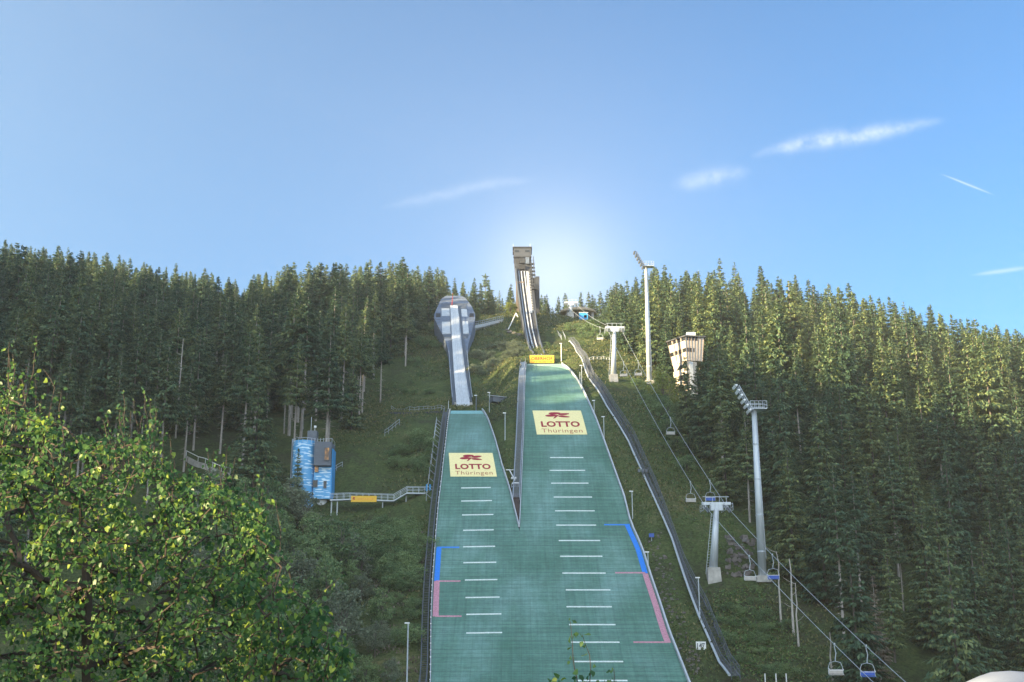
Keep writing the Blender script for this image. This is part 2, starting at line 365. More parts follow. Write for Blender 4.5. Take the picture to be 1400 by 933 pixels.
CP = np.array([(0, 150, 0), (0, 200, 0), (15, 250, 0), (10, 300, 0), (10, 350, 0), (30, 170, 0), (30, 220, 0), (30, 270, 0), (-12, 170, 0), (-15, 200, -3), (-15, 250, 0), (-15, 300, 0),
    (0, 100, 0), (0, 60, 0), (0, 0, 0), (0, 420, 0), (0, -60, 0), (60, 170, -5), (80, 170, -10), (120, 170, -18), (45, 262, -9), (60, 262, -9), (22, 362, -4), (125, 270, -12), (165, 350, -28),
    (200, 450, -35), (68, 330, -6), (140, 220, -15), (200, 250, -25), (45, 172, 0), (90, 110, -5), (150, 60, 0), (100, 0, 0), (20, 120, 0), (-20, 120, 0),
    (-35, 200, -7), (-22, 199, -6.5), (-28, 215, -4), (-55, 215, -4), (-50, 150, -2), (-30, 150, -2), (-90, 215, 0), (-100, 270, 3), (-155, 350, 3), (-150, 400, 8), (-85, 380, -6), (-60, 330, -4), (-30, 330, -2),
    (-45, 280, -3), (-225, 0, 90), (-225, 40, 136), (-225, 80, 146), (-225, 118, 122), (-225, 150, 99), (-225, 190, 92), (-225, 230, 88), (-225, 270, 52), (-225, 310, 16), (-225, 350, 11), (-225, -50, 20), (-150, 200, 22), (-170, 300, 8), (-150, 120, 50), (-120, 90, 25),  # far left heights: unseen ridge, shaped to shade the slopes
    (-110, 150, 0), (-80, 90, 0), (-60, 30, 0), (-80, -60, 0), (260, 350, -40), (260, 100, -10), (-225, 450, 10), (100, 480, -15)], float)
def _tps():
    X = CP[:, :2] / 100; n = len(X); r = np.linalg.norm(X[:, None] - X[None], axis=2)
    K = np.where(r > 0, r * r * np.log(r + 1e-9), 0) + np.eye(n) * 1e-3
    P = np.hstack([np.ones((n, 1)), X]); A = np.block([[K, P], [P.T, np.zeros((3, 3))]])
    return X, np.linalg.solve(A, np.concatenate([CP[:, 2], np.zeros(3)]))
TX, TWt = _tps()
def delta(X, Y):
    x = np.clip(X, -235, 260) / 100; y = np.clip(Y, -60, 480) / 100; out = TWt[-3] + TWt[-2] * x + TWt[-1] * y
    for (a, b_), w in zip(TX, TWt[:-3]):
        r2 = (x - a) ** 2 + (y - b_) ** 2; out = out + w * 0.5 * r2 * np.log(r2 + 1e-12)
    return out
def hground(X, Y):
    X = np.asarray(X, float); Y = np.asarray(Y, float)
    s = sstep((X + 7) / 9)
    z = zN(Y) * (1 - s) + zL(Y) * s
    nz_ = 0.5 * np.sin(X * .11 + 1.3) * np.cos(Y * .093) + 0.28 * np.sin(X * .31 + Y * .17) + 0.16 * np.sin(X * .83 - Y * .41 + 2) + 0.12 * np.sin(Y * 1.1 + X * .5)
    near = np.clip((np.hypot(X, Y) - 6) / 25, 0, 1)
    return z + delta(X, Y) + nz_ * near

def t_row(py): return math.tan(PITCH + math.atan((466.5 - py) / F))
def rowY(py, prof='L', lo=90, hi=300):
    Y = np.arange(lo, hi, 0.1); z = zL(Y) if prof == 'L' else zN(Y); return float(np.interp(t_row(py), z / Y, Y))
def Xat(px, py, Y):
    v = (466.5 - py) / F; return (px - 700) / F * Y / (math.cos(PITCH) - v * math.sin(PITCH))
def at(px, py, Y): return Vector((Xat(px, py, Y), Y, Y * t_row(py)))
def Sp(px, py, prof='L', up=0.0):     # point on a landing slope
    Y = rowY(py, prof); p_ = at(px, py, Y); p_.z = float(zL(Y) if prof == 'L' else zN(Y)) + up; return p_
def gh(X, Y): return float(hgroundS(np.array([X]), np.array([Y]))[0])
def proj(X, Y, Z):
    c, s = math.cos(PITCH), math.sin(PITCH); d = Y * c + Z * s; return 700 + F * X / d, 466.5 - F * (-Y * s + Z * c) / d, d

# edges of the two landing slopes (photo pixels read off rows, turned into metres on the slope)
L_left = [(720, 498), (716.5, 591), (710.8, 725)]
L_right = [(767.5, 498), (783, 513), (799.5, 541), (810.7, 566), (824.6, 602.6), (838.5, 641.6), (852.5, 680.5), (861.4, 717), (877, 751), (888.6, 788.6), (903, 831), (914, 866), (940, 933)]
N_left = [(616, 562), (610, 605), (604.6, 652.7), (600, 690), (597, 725.7), (592, 794), (590, 840), (589.4, 933)]
N_right = [(658.5, 562), (671.4, 588.6), (685, 636), (696.5, 672), (709.6, 725)]
def edge(pts, prof):
    P = [Sp(x, y, prof) for x, y in pts]; P.sort(key=lambda q: q.y)
    ys = [q.y for q in P]; xs = [q.x for q in P]; return ys, xs
eLL = edge(L_left, 'L'); eLR = edge(L_right, 'L'); eNL = edge(N_left, 'N'); eNR = edge(N_right, 'N')
YM = (eLL[0][0] + eNR[0][0]) / 2       # where the two slopes join
XM = 0.5 * (eLL[1][0] + eNR[1][0])
def ext(e, Y, flare):
    ys, xs = e
    return float(np.interp(Y, ys, xs)) + (flare * (ys[0] - Y) if Y < ys[0] else 0)
def LR(Y): return ext(eLR, Y, 0.09)
def NL(Y): return ext(eNL, Y, -0.03)
def LLf(Y): return float(np.interp(Y, *eLL)) if Y > YM else XM
def NRf(Y): return float(np.interp(Y, *eNR)) if Y > YM else XM - 0.01
YLT = rowY(498); YNT = rowY(562, 'N'); YB = 96.0
_ys = np.arange(YB, 285, 0.5)
_LR = np.array([LR(y) for y in _ys]); _NL = np.array([NL(y) for y in _ys]); _LL = np.array([LLf(y) for y in _ys]); _NR = np.array([NRf(y) for y in _ys])
def hgroundS(X, Y):
    """ground with the bed cut out for the slopes"""
    z = hground(X, Y)
    def cut(z, lo, hi, prof, y1, depth=0.7):
        a = np.interp(Y, _ys, lo); b_ = np.interp(Y, _ys, hi)
        d = np.maximum(np.maximum(a - X, X - b_), np.maximum(Y - y1, (YB - Y)))
        w = 1 - sstep(d / 3.0)
        return z * (1 - w) + (prof(Y) - depth) * w
    # both beds, drawn towards the nearer one
    a = cut(z, _LL, _LR, zL, YLT); 
    dN = np.maximum(np.maximum(np.interp(Y, _ys, _NL) - X, X - np.interp(Y, _ys, _NR)), np.maximum(Y - YNT, YB - Y))
    dL = np.maximum(np.maximum(np.interp(Y, _ys, _LL) - X, X - np.interp(Y, _ys, _LR)), np.maximum(Y - YLT, YB - Y))
    b_ = cut(z, _NL, _NR, zN, YNT)
    return np.where(dN < dL, b_, a)
def G(px, py, lo=60, hi=700):
    """where the line of sight through a photo pixel meets the ground"""
    Y = np.arange(lo, hi, 0.4); v = (466.5 - py) / F
    X = (px - 700) / F * Y / (math.cos(PITCH) - v * math.sin(PITCH)); h = hgroundS(X, Y) - Y * t_row(py)
    i = np.argmax(h > 0)
    if h[i] <= 0: i = len(Y) - 1
    return Vector((X[i], Y[i], float(hgroundS(X[i:i + 1], Y[i:i + 1])[0])))

# ground sheet
def axis(fine, step, hi, grow=1.12):
    out = list(np.arange(fine[0], fine[1] + .1, step)); s = step; x = out[-1]
    while x < hi[1]: s *= grow; x += s; out.append(x)
    s = step; x = out[0]; pre = []
    while x > hi[0]: s *= grow; x -= s; pre.append(x)
    return np.array(pre[::-1] + out)
gx = axis((-48, 62), 1.25, (-1500, 1500), 1.06); gy = axis((95, 385), 1.25, (-1200, 2000), 1.07)
GX, GY = np.meshgrid(gx, gy); GZ = hgroundS(GX, GY)
nx, ny = len(gx), len(gy)
idx = np.arange(nx * ny).reshape(ny, nx)
fc = np.stack([idx[:-1, :-1], idx[:-1, 1:], idx[1:, 1:], idx[1:, :-1]], -1).reshape(-1, 4)
me = npmesh('ground', np.stack([GX, GY, GZ], -1).reshape(-1, 3), 4, fc, 'ground'); me.polygons.foreach_set('use_smooth', [True] * len(me.polygons))
g_ob = bpy.data.objects.new('ground', me); col.objects.link(g_ob); tag(g_ob, kind='structure', label='grassy and earthy hillside under the jumps and forest')
# ------------------------------------------------------------------ the two landing slopes
def landing(prof, lf, rf, ytop, label):
    o = thing('landing_slope', label, 'ski jump', (XM, 172, float(zL(172)))); O = o.location
    zf = zL if prof == 'L' else zN
    ys = np.concatenate([np.arange(YB, ytop - 0.01, 1.5), [ytop]]); nc = 14
    mb = MB(); P = []; 
    for y in ys:
        a, b_ = lf(y), rf(y)
        for k in range(nc + 1): P.append((a + (b_ - a) * k / nc, y, float(zf(y))))
    n = len(ys); fs = [(i * (nc + 1) + k, i * (nc + 1) + k + 1, (i + 1) * (nc + 1) + k + 1, (i + 1) * (nc + 1) + k) for i in range(n - 1) for k in range(nc)]
    mb.add(P, fs)
    o2 = len(P)   # skirts down into the ground and across the top
    mb.build('plastic_mats', 'mat', o, O)
    sk = MB()
    for side in (lf, rf):
        s_ = -1 if side is lf else 1
        sk.slab([((side(y) + s_ * 0.02, y, float(zf(y)) - .03), (side(y) + s_ * 0.16, y, float(zf(y)) - .03)) for y in ys], (0, 0, -1.8))
    a, b_ = lf(ytop), rf(ytop)
    sk.box(((a + b_) / 2, ytop + 0.1, float(zf(ytop)) - 0.95), (abs(b_ - a) + .3, 0.18, 1.8))
    sk.build('edge_wall', 'dconcrete', o, O)
    return o, O, zf, ys
oL, OL, _, ysL = landing('L', LLf, LR, YLT, 'larger green matted landing slope on the right, blue and pink stripes on its right edge')
oN, ON, _, ysN = landing('N', NL, NRf, YNT, 'smaller green matted landing slope on the left, blue and pink stripes on its left edge')
for (xa, xb, y) in [(752, 797.5, 626), (751.5, 800, 643.5), (753.5, 804.5, 661), (757, 809.5, 680), (759, 813, 698.8), (760.5, 815, 718.4), (764, 820.5, 739.5), (766, 823.5, 761), (769, 828, 784),
                    (773.5, 834.5, 807), (774.5, 836.5, 830), (778, 841.5, 854.5), (781, 847, 878.5), (785.5, 852, 905), (790, 858, 931)]:
    a = Sp(xa, y, 'L'); b_ = Sp(xb, y, 'L'); mb = MB()
    q = [(a.x, a.y - .11), (b_.x, b_.y - .11), (b_.x, b_.y + .11), (a.x, a.y + .11)]
    mb.add([(x, yy, float(zL(yy)) + .05) for x, yy in q] + [(x, yy, float(zL(yy)) - .02) for x, yy in q], [(0, 1, 2, 3), (0, 4, 5, 1), (1, 5, 6, 2), (2, 6, 7, 3), (3, 7, 4, 0)])
    mb.build('distance_line', 'pale_line', oL, OL)
for (xa, xb, y) in [(630.5, 671, 667.6), (630.5, 672.5, 685.5), (631.8, 674.5, 704.5), (633.3, 675, 725.5), (633.3, 677, 748), (633.5, 678.5, 769.8), (635.7, 680, 793.5), (636.5, 683, 817.5), (637.5, 685.5, 840.5), (637.5, 686.5, 866)]:
    a = Sp(xa, y, 'N'); b_ = Sp(xb, y - 0.7, 'N'); mb = MB()
    q = [(a.x, a.y - .11), (b_.x, b_.y - .11), (b_.x, b_.y + .11), (a.x, a.y + .11)]
    mb.add([(x, yy, float(zN(yy)) + .05) for x, yy in q] + [(x, yy, float(zN(yy)) - .02) for x, yy in q], [(0, 1, 2, 3), (0, 4, 5, 1), (1, 5, 6, 2), (2, 6, 7, 3), (3, 7, 4, 0)])
    mb.build('distance_line', 'pale_line', oN, ON)
def band(o, O, prof, rf, sgn, y0, y1, w, mat, name, inset=0.15):
    zf = zL if prof == 'L' else zN; Ya, Yb = rowY(y1, prof), rowY(y0, prof); S = []
    for y in np.linspace(Ya, Yb, 14):
        e_ = rf(y) - sgn * inset; S.append(((e_, y, float(zf(y)) + .05), (e_ - sgn * w, y, float(zf(y)) + .05)) if sgn < 0 else ((e_ - w, y, float(zf(y)) + .05), (e_, y, float(zf(y)) + .05)))
    MB().slab(S, (0, 0, -.07)).build(name, mat, o, O)
def cross(o, O, prof, xa, xb, y, mat, name, w=.26):
    zf = zL if prof == 'L' else zN; a = Sp(xa, y, prof); b_ = Sp(xb, y, prof)
    MB().slab([((a.x, a.y - w / 2, float(zf(a.y - w / 2)) + .056), (b_.x, b_.y - w / 2, float(zf(a.y - w / 2)) + .056)), ((a.x, a.y + w / 2, float(zf(a.y + w / 2)) + .056), (b_.x, b_.y + w / 2, float(zf(a.y + w / 2)) + .056))], (0, 0, -.07)).build(name, mat, o, O)
band(oL, OL, 'L', LR, 1, 717.5, 784, .75, 'blue', 'blue_stripe'); band(oL, OL, 'L', LR, 1, 784.6, 879, .8, 'pink', 'pink_stripe')
cross(oL, OL, 'L', 826, 861, 717.8, 'blue', 'blue_stripe'); cross(oL, OL, 'L', 841, 882, 783.6, 'pink', 'pink_stripe'); cross(oL, OL, 'L', 866, 912, 878.5, 'pink', 'pink_stripe')
band(oN, ON, 'N', NL, -1, 749, 794.5, .75, 'blue', 'blue_stripe'); band(oN, ON, 'N', NL, -1, 795, 843, .8, 'pink', 'pink_stripe')
cross(oN, ON, 'N', 598, 628, 748.8, 'blue', 'blue_stripe'); cross(oN, ON, 'N', 596, 629.5, 795, 'pink', 'pink_stripe'); cross(oN, ON, 'N', 595, 631, 843, 'pink', 'pink_stripe')
# side boards along the edges
def board(o, O, lf, zf, y0, y1, side, h, mat, name, w=.12):
    ys = np.linspace(y0, y1, 60); s_ = side
    MB().slab([((lf(y) + s_ * .02 if s_ > 0 else lf(y) - .02 - w, y, float(zf(y)) + h), (lf(y) + .02 + w if s_ > 0 else lf(y) - .02, y, float(zf(y)) + h)) for y in ys], (0, 0, -h - .4)).build(name, mat, o, O)
board(oL, OL, LR, zL, YB, YLT, 1, .45, 'lpanel', 'side_board', .22)
board(oL, OL, LLf, zL, YM + 1, YLT, -1, .40, 'lpanel', 'side_board')
board(oN, ON, NRf, zN, YM + 1, YNT, 1, .55, 'lpanel', 'side_board', .14)
board(oN, ON, NL, zN, YB, YNT, -1, .40, 'lpanel', 'side_board', .1)
# little knobs (sprinklers) on the left board of the small slope
for y in np.arange(120, YNT, 1.6): MB().box((NL(y) - .1, y, float(zN(y)) + .47), (.16, .25, .14)).build('sprinkler', 'white', oN, ON)
# pale turquoise apron at the smaller top, painted sunlit corner at the larger
def apron(o, O, lf, rf, zf, ytop, ln):
    ys = np.linspace(ytop - ln, ytop, 8)
    MB().slab([((lf(y) + .1, y, float(zf(y)) + .05), (rf(y) - .1, y, float(zf(y)) + .05)) for y in ys], (0, 0, -.1)).build('apron_or_sun_patch', M['apron'], o, O)
M['apron'] = plain('turquoise_apron', (0.22, 0.46, 0.47), 0.6, scale=2, var=0.15)
apron(oN, ON, NL, NRf, zN, YNT, 6.0)
MB().slab([((LLf(y) + (LR(y) - LLf(y)) * a_, y, float(zL(y)) + .05), (LR(y) - .1, y, float(zL(y)) + .05)) for y, a_ in ((YLT - 18, .97), (YLT - 12, .85), (YLT - 6, .55), (YLT - 2, .03), (YLT, .02))], (0, 0, -.08)).build('apron_or_sun_patch', plain('painted_sun_mats', (0.24, 0.40, 0.35), .7, scale=3, var=.2), oL, OL)  # lighter top right corner: sunlight put into the mat colour

# text as mesh, laid on any surface through a mapping (u,v) -> 3D
def text_mesh(s, bold=0.0, res=3, grow=1.0):
    cu = bpy.data.curves.new('txt', 'FONT'); cu.body = s; cu.resolution_u = res; cu.offset = bold; cu.fill_mode = 'FRONT'; cu.space_character = grow
    ob = bpy.data.objects.new('txt', cu); col.objects.link(ob); bpy.context.view_layer.update()
    me = bpy.data.meshes.new_from_object(ob.evaluated_get(bpy.context.evaluated_depsgraph_get()))
    V_ = [tuple(v.co) for v in me.vertices]; Fc = [tuple(p_.vertices) for p_ in me.polygons]
    bpy.data.objects.remove(ob); bpy.data.curves.remove(cu); bpy.data.meshes.remove(me)
    xs = [v[0] for v in V_]; ys = [v[1] for v in V_]; x0, x1, y0, y1 = min(xs), max(xs), min(ys), max(ys)
    return [((x - x0) / (x1 - x0), (y - y0) / (y1 - y0)) for x, y, _ in V_], Fc
def put_text(s, u0, v0, u1, v1, fn, bold=0.0, grow=1.0):
    V_, Fc = text_mesh(s, bold, grow=grow); mb = MB(); mb.add([fn(u0 + (u1 - u0) * a, v0 + (v1 - v0) * b_) for a, b_ in V_], Fc); return mb
def clover(fn, cx, cy, sx, sy):
    """the four-leaved clover mark of the banner: two big leaves above, two small ones right, a stem"""
    mb = MB()
    def leaf(ax, ay, a, b_, rot, n=20):
        P = []
        for k in range(n):
            th = 2 * math.pi * k / n; x = a * math.cos(th) ; y = b_ * math.sin(th) * (1 - .25 * math.cos(th))
            P.append((ax + x * math.cos(rot) - y * math.sin(rot), ay + x * math.sin(rot) + y * math.cos(rot)))
        mb.add([fn(cx + x * sx, cy + y * sy) for x, y in P], [tuple(range(n))])
    leaf(-.30, .55, .42, .26, .25); leaf(.32, .38, .40, .22, .30); leaf(-.55, .05, .42, .22, .12); leaf(.30, -.15, .40, .18, -.25)
    st = [(-.22, .22), (-.02, .14), (-.35, -.5), (-.48, -.58)]
    mb.add([fn(cx + x * sx, cy + y * sy) for x, y in st], [(0, 1, 2, 3)])
    return mb
def banner(corners, prof, label):
    zf = zL if prof == 'L' else zN
    P = [Sp(x, y, prof) for x, y in corners]     # TL TR BR BL
    def fn(u, v, up=.10):
        a = P[3].lerp(P[2], u); b_ = P[0].lerp(P[1], u); q = a.lerp(b_, v); return (q.x, q.y, float(zf(q.y)) + up)
    o = thing('advertising_banner', label, 'banner', fn(.5, .5, 0), group=None); O = o.location
    mb = MB(); n = 10
    mb.slab([(fn(0, i / n, .07), fn(1, i / n, .07)) for i in range(n + 1)], (0, 0, -.05)); mb.build('banner_cloth', 'yellowmat', o, O)
    f2 = lambda u, v: fn(u, v, .10)
    clover(f2, .53, .73, .30, .22).build('clover_emblem', 'red', o, O)
    put_text('LOTTO', .12, .27, .90, .49, f2, .035, 1.05).build('lettering', 'red', o, O)
    put_text('Thüringen', .11, .015, .92, .20, f2, 0.0, 1.1).build('lettering', 'redpale', o, O)
banner([(728, 562), (794, 562), (803, 594.5), (734, 594.5)], 'L', 'cream LOTTO Thüringen banner with clover lying on the larger right landing slope')
banner([(613.5, 620), (673.3, 620), (679.3, 652), (615.8, 652)], 'N', 'cream LOTTO Thüringen banner with clover lying on the smaller left landing slope')

# ------------------------------------------------------------------ stairways and railings
def resample(P, step):
    P = [Vector(p_) for p_ in P]; out = [P[0].copy()]; acc = 0
    for a, b_ in zip(P, P[1:]):
        d = (b_ - a).length; k = max(1, int(round(d / step)))
        for i in range(1, k + 1): out.append(a.lerp(b_, i / k))
    return out
def stairway(name, label, cat, Lpts, Rpts, deck_mat, rail_mat, pipe=None, raise_=0.35, rh=1.05, mesh_rail=False, group=None, step=2.0, conform=True, deckname='stair_treads'):
    n = max(6, int(sum((Vector(a) - Vector(b_)).length for a, b_ in zip(Lpts, Lpts[1:])) / step))
    def along(P):
        P = [Vector(p_) for p_ in P]; d = [0]
        for a, b_ in zip(P, P[1:]): d.append(d[-1] + (b_ - a).length)
        return [Vector([float(np.interp(s_, d, [q[i] for q in P])) for i in range(3)]) for s_ in np.linspace(0, d[-1], n)]
    A, B = along(Lpts), along(Rpts)
    if conform:
        for q in A + B: q.z = gh(q.x, q.y)
        for a, b_ in zip(A, B): zz = max(a.z, b_.z) + raise_; a.z = zz; b_.z = zz
        for S in (A, B):
            z = [q.z for q in S]; z2 = [sum(z[max(0, i - 3):i + 4]) / len(z[max(0, i - 3):i + 4]) for i in range(len(z))]
            for q, k in zip(S, z2): q.z = k
    o = thing(name, label, cat, tuple(A[0].lerp(B[0], .5) - Vector((0, 0, raise_))), group=group); O = o.location
    mb = MB()
    for i in range(n - 1):      # stepped treads between stringers
        a0, b0, a1, b1 = A[i], B[i], A[i + 1], B[i + 1]; k = 5
        for j in range(k):
            t0, t1 = j / k, (j + .5) / k; p0, p1, p2, p3 = a0.lerp(a1, t0), b0.lerp(b1, t0), b0.lerp(b1, t1), a0.lerp(a1, t1)
            zc = (p0.z + p2.z) / 2
            mb.add([(q.x, q.y, zc + h) for h in (-.05, .0) for q in (p0, p1, p2, p3)], [(4, 5, 6, 7), (0, 1, 5, 4), (1, 2, 6, 5), (2, 3, 7, 6), (3, 0, 4, 7), (3, 2, 1, 0)])
    mb.build(deckname, deck_mat, o, O)
    mb = MB()
    for S in (A, B):
        mb.path([q - Vector((0, 0, .1)) for q in S], .09, 4)
    mb.build('stringers', rail_mat, o, O)
    for S in (A, B):
        mb = MB()
        mb.path([q + Vector((0, 0, rh)) for q in S], .045, 5); mb.path([q + Vector((0, 0, rh * .5)) for q in S], .03, 4)
        for q in S[::1]: mb.tube(q - Vector((0, 0, .5)), q + Vector((0, 0, rh)), .035, n=4)
        if mesh_rail:
            for a, b_ in zip(S, S[1:]):
                for j in range(4): c = a.lerp(b_, j / 4); mb.tube(c, c + Vector((0, 0, rh)), .012, n=3, caps=False)
        mb.build('railing', rail_mat, o, O)
    if pipe:
        MB().path([q + Vector((-.22, 0, .10)) for q in A], .16, 8).build('pipe', pipe, o, O)
    return o
rl = [(776, 462.6), (786.5, 476), (806, 519.6), (832, 560), (861, 607), (886, 664), (921, 743), (957, 846), (993, 928), (1001, 948)]
rr = [(780, 463), (791.5, 478), (812.5, 520), (840, 560), (868, 604), (896, 668), (935, 770), (966, 832), (1005, 925), (1013, 948)]
stairway('steel_stairway', 'long steel stairway with mesh railings and pale pipe right of the larger landing slope', 'stairway', [G(*q) for q in rl], [G(*q) for q in rr], 'grate', 'grate', 'mast', mesh_rail=True, rh=1.1)
yy = np.linspace(100, YNT + 1, 30)
stairway('steel_stairway', 'narrow dark stairway running along the left edge of the smaller landing slope', 'stairway', [(NL(y) - 1.25, y, 0) for y in yy], [(NL(y) - .45, y, 0) for y in yy], 'dsteel', 'dsteel', raise_=.9, rh=.8)
yy = np.linspace(YM + 9, YLT + 1.5, 30)
st = stairway('steel_stairway', 'blue grey stairway along the left edge of the larger landing slope', 'stairway', [(LLf(y) - 1.35, y, float(zL(y)) + .35) for y in yy], [(LLf(y) - .30, y, float(zL(y)) + .35) for y in yy], 'rail', 'rail', conform=False, rh=.8, raise_=.4)
MB().slab([((LLf(y) - 1.5, y, float(zL(y)) + .1), (LLf(y) - 1.38, y, float(zL(y)) + .1)) for y in yy], (0, 0, -1.9)).build('side_wall', 'rail', st, st.location)
# upper stairway on stilts right of the inrun
ua = [(751, 434), (757, 446), (762, 459), (768, 466)]; ub = [(757, 434), (764, 446), (769, 458), (773, 466)]
us = stairway('steel_stairway', 'short raised stairway climbing the grass right of the tall inrun tower', 'stairway', [at(x, y, 348 - (y - 434) * 1.3) for x, y in ua], [at(x, y, 348 - (y - 434) * 1.3) for x, y in ub], 'grate', 'rail', conform=False, rh=1.3, mesh_rail=True)
for x, y in ua[::1] + ub[1:]: q = at(x, y, 348 - (y - 434) * 1.3); MB().tube(q, (q.x, q.y, gh(q.x, q.y) - .3), .1, n=6).build('support_post', 'rail', us, us.location)

def railing(name, label, cat, pts, h=1.0, mat='rail', r=.04, step=2.2, ground=True, rails=2, group=None):
    P = resample(pts, step)
    if ground:
        for q in P: q.z = gh(q.x, q.y)
    o = thing(name, label, cat, tuple(P[0]), group=group); O = o.location
    mb = MB()
    for k in range(rails): mb.path([q + Vector((0, 0, h * (1 - k / rails))) for q in P], r, 5)
    mb.build('rails', mat, o, O)
    for q in P: MB().tube(q - Vector((0, 0, .2)), q + Vector((0, 0, h)), r * 1.1, n=5).build('post', mat, o, O)
    return o
railing('railing', 'pale railing beside the level path left of the smaller take-off', 'railing', [G(535, 562), G(560, 563), G(585, 562), G(608, 564)], 1.1)
railing('railing', 'thin steel railing climbing the grass behind the blue tower', 'railing', [G(452, 652), G(460, 645), G(468, 640)], 1.0, step=1.5)
railing('railing', 'thin railing running down the bank above the blue tower', 'railing', [G(526, 597), G(536, 590), G(546, 582)], 1.2, step=1.5)
railing('cable_fence', 'low wire fence behind the stairway beside the middle lift pylon', 'fence', [G(806, 496), G(822, 494), G(833, 495)], 1.0, 'white', .05)

# short fence pegs left of the smaller slope stairs
mb0 = thing('snow_net_fence', 'row of thin bracket poles beside the dark left stairway', 'fence', tuple(G(600, 590)))
mb = MB()
for y in np.linspace(rowY(575, 'N'), rowY(668, 'N'), 14):
    mb = MB(); x = NL(y) - 1.5; z = gh(x, y); mb.tube((x, y, z + .2), (x - .9, y, z + 1.0), .05, n=4); mb.tube((x - .9, y, z - .2), (x - .9, y, z + 1.5), .05, n=4)
    mb.build('bracket_pole', 'rail', mb0, mb0.location)

# ------------------------------------------------------------------ small inrun with its start house
o = thing('start_house_and_inrun', 'smaller inrun with white track coming out of a slate blue drop shaped start house', 'ski jump', tuple(at(632, 556, 254.5))); O = o.location
def pr(pts): 
    ys = [p_[0] for p_ in pts]; rs = [p_[1] for p_ in pts]; return ys, rs
ROW = [(556, 252.5), (549, 256), (535, 264), (510, 276), (479, 290), (455, 300.5), (434, 310), (418, 320), (405, 329)]
def nz_at(row): return float(np.interp(row, [r_[0] for r_ in ROW[::-1]], [r_[1] for r_ in ROW[::-1]]))
def npt(px, row, up=0.0):
    Y = nz_at(row); q = at(px, row, Y); q.z += up; return q
shell = [(549, 618.6, 645.5), (535, 617.3, 643.5), (510, 615.5, 640.5), (485, 613.6, 638.3), (470, 610.5, 640.5), (455, 603.5, 644.5), (436, 594, 649.6), (430, 593.6, 649.6), (420, 598, 645.5), (412, 601.5, 640), (408, 604, 637), (404.6, 610, 631)]
MB().slab([(npt(a, r_), npt(b_, r_)) for r_, a, b_ in shell], (0, 1.0, -4.2)).build('shell', 'slate', o, O)
# cladding seams
for r_ in (408.5, 412, 416, 430, 437, 441, 445, 449, 454, 459, 464):
    a = float(np.interp(r_, [s[0] for s in shell[::-1]], [s[1] for s in shell[::-1]])); b_ = float(np.interp(r_, [s[0] for s in shell[::-1]], [s[2] for s in shell[::-1]]))
    for (c, d) in ([(a + .6, b_ - .6)] if r_ < 417 else [(a + .6, 602.3), (642, b_ - .6)]):
        if d - c > 1.5: MB().slab([(npt(c, r_, .06), npt(d, r_, .06)), (npt(c, r_ - .7, .06), npt(d, r_ - .7, .06))], (0, 0, -.1)).build('cladding_seam', 'dsteel', o, O)
def plate(rows, mat, name, up=.12, th=-.3):
    return MB().slab([(npt(a, r_, up), npt(b_, r_, up)) for r_, a, b_ in rows], (0, 0, th)).build(name, mat, o, O)
plate([(424.5, 603.5, 616.5), (416.5, 604, 638)][0:0] or [(423, 603.5, 638), (416.5, 604, 637.6)], 'dsteel', 'start_gate_opening', .14)
plate([(457, 604.5, 616), (423.2, 603.6, 614.5)], 'lpanel', 'side_panel', .3)
plate([(457, 633.2, 641.2), (424, 630.5, 638.2)], 'lpanel', 'side_panel', .3)
plate([(463, 607.5, 615.5), (458, 604.8, 616)], 'dsteel', 'shadow_gap', .16); plate([(463, 634.5, 639), (458, 633.5, 641)], 'dsteel', 'shadow_gap', .16)
for (a, b_) in ((596, 602.3), (641.8, 647.6)): plate([(433.5, a, b_), (429, a + .4, b_ - .2)], 'black', 'window', .1)
plate([(556, 624, 642.5), (549, 623.6, 641.8), (535, 622.4, 639.2), (510, 620.5, 635.2), (479, 618.6, 631.3), (455, 617.4, 628.6), (434, 616.2, 627), (420, 615.6, 625.8)], 'track', 'jump_track', .55, -.5)
for (c0, c1, w) in ((0, 0, .5),):
    pass
mbt = MB()
rws = [(555.5, 633), (549, 632.3), (535, 630.2), (510, 627.2), (479, 624.2), (455, 622.4), (434, 621.2), (421, 620.6)]
for off in (-1.3, 1.3): mbt.slab([(npt(c + off - .25, r_, .60), npt(c + off + .25, r_, .60)) for r_, c in rws], (0, 0, -.06))
mbt.build('groove', 'lpanel', o, O)
plate([(549, 618.9, 623.4), (535, 617.6, 622.2), (510, 615.8, 620.3), (479, 614.2, 618.4), (466, 614.2, 617.6)], 'dsteel', 'side_stairs', .14)
plate([(549, 642, 645.2), (535, 639.5, 643.2), (510, 635.5, 640.2), (479, 631.6, 637.4), (455, 629, 633), (434, 627.3, 630.6), (420, 626.2, 629.2)], 'dsteel', 'side_stairs', .14)
for rws in ([(549, 618.4), (535, 617.1), (510, 615.3), (485, 613.5)], [(549, 645.7), (535, 643.7), (510, 640.7), (485, 638.5)], [(549, 641.9), (535, 639.3), (510, 635.3), (479, 631.4), (434, 627.1)]):
    MB().path([npt(c, r_, 1.0) for r_, c in rws], .09, 5).build('handrail', 'rail', o, O)
MB().path([npt(617.8, 423, 1.2), npt(618.6, 418, 2.2), npt(618.9, 413, 2.6)], .12, 6, .06).build('start_flag', 'orange', o, O)
a = npt(621.5, 551.8); b_ = npt(646, 551.8)
tb = MB(); tb.box(((a.x + b_.x) / 2, a.y + 1.0, a.z - 1.4), (b_.x - a.x, 3.4, 3.0)); tb.build('take_off_block', 'concrete', o, O)
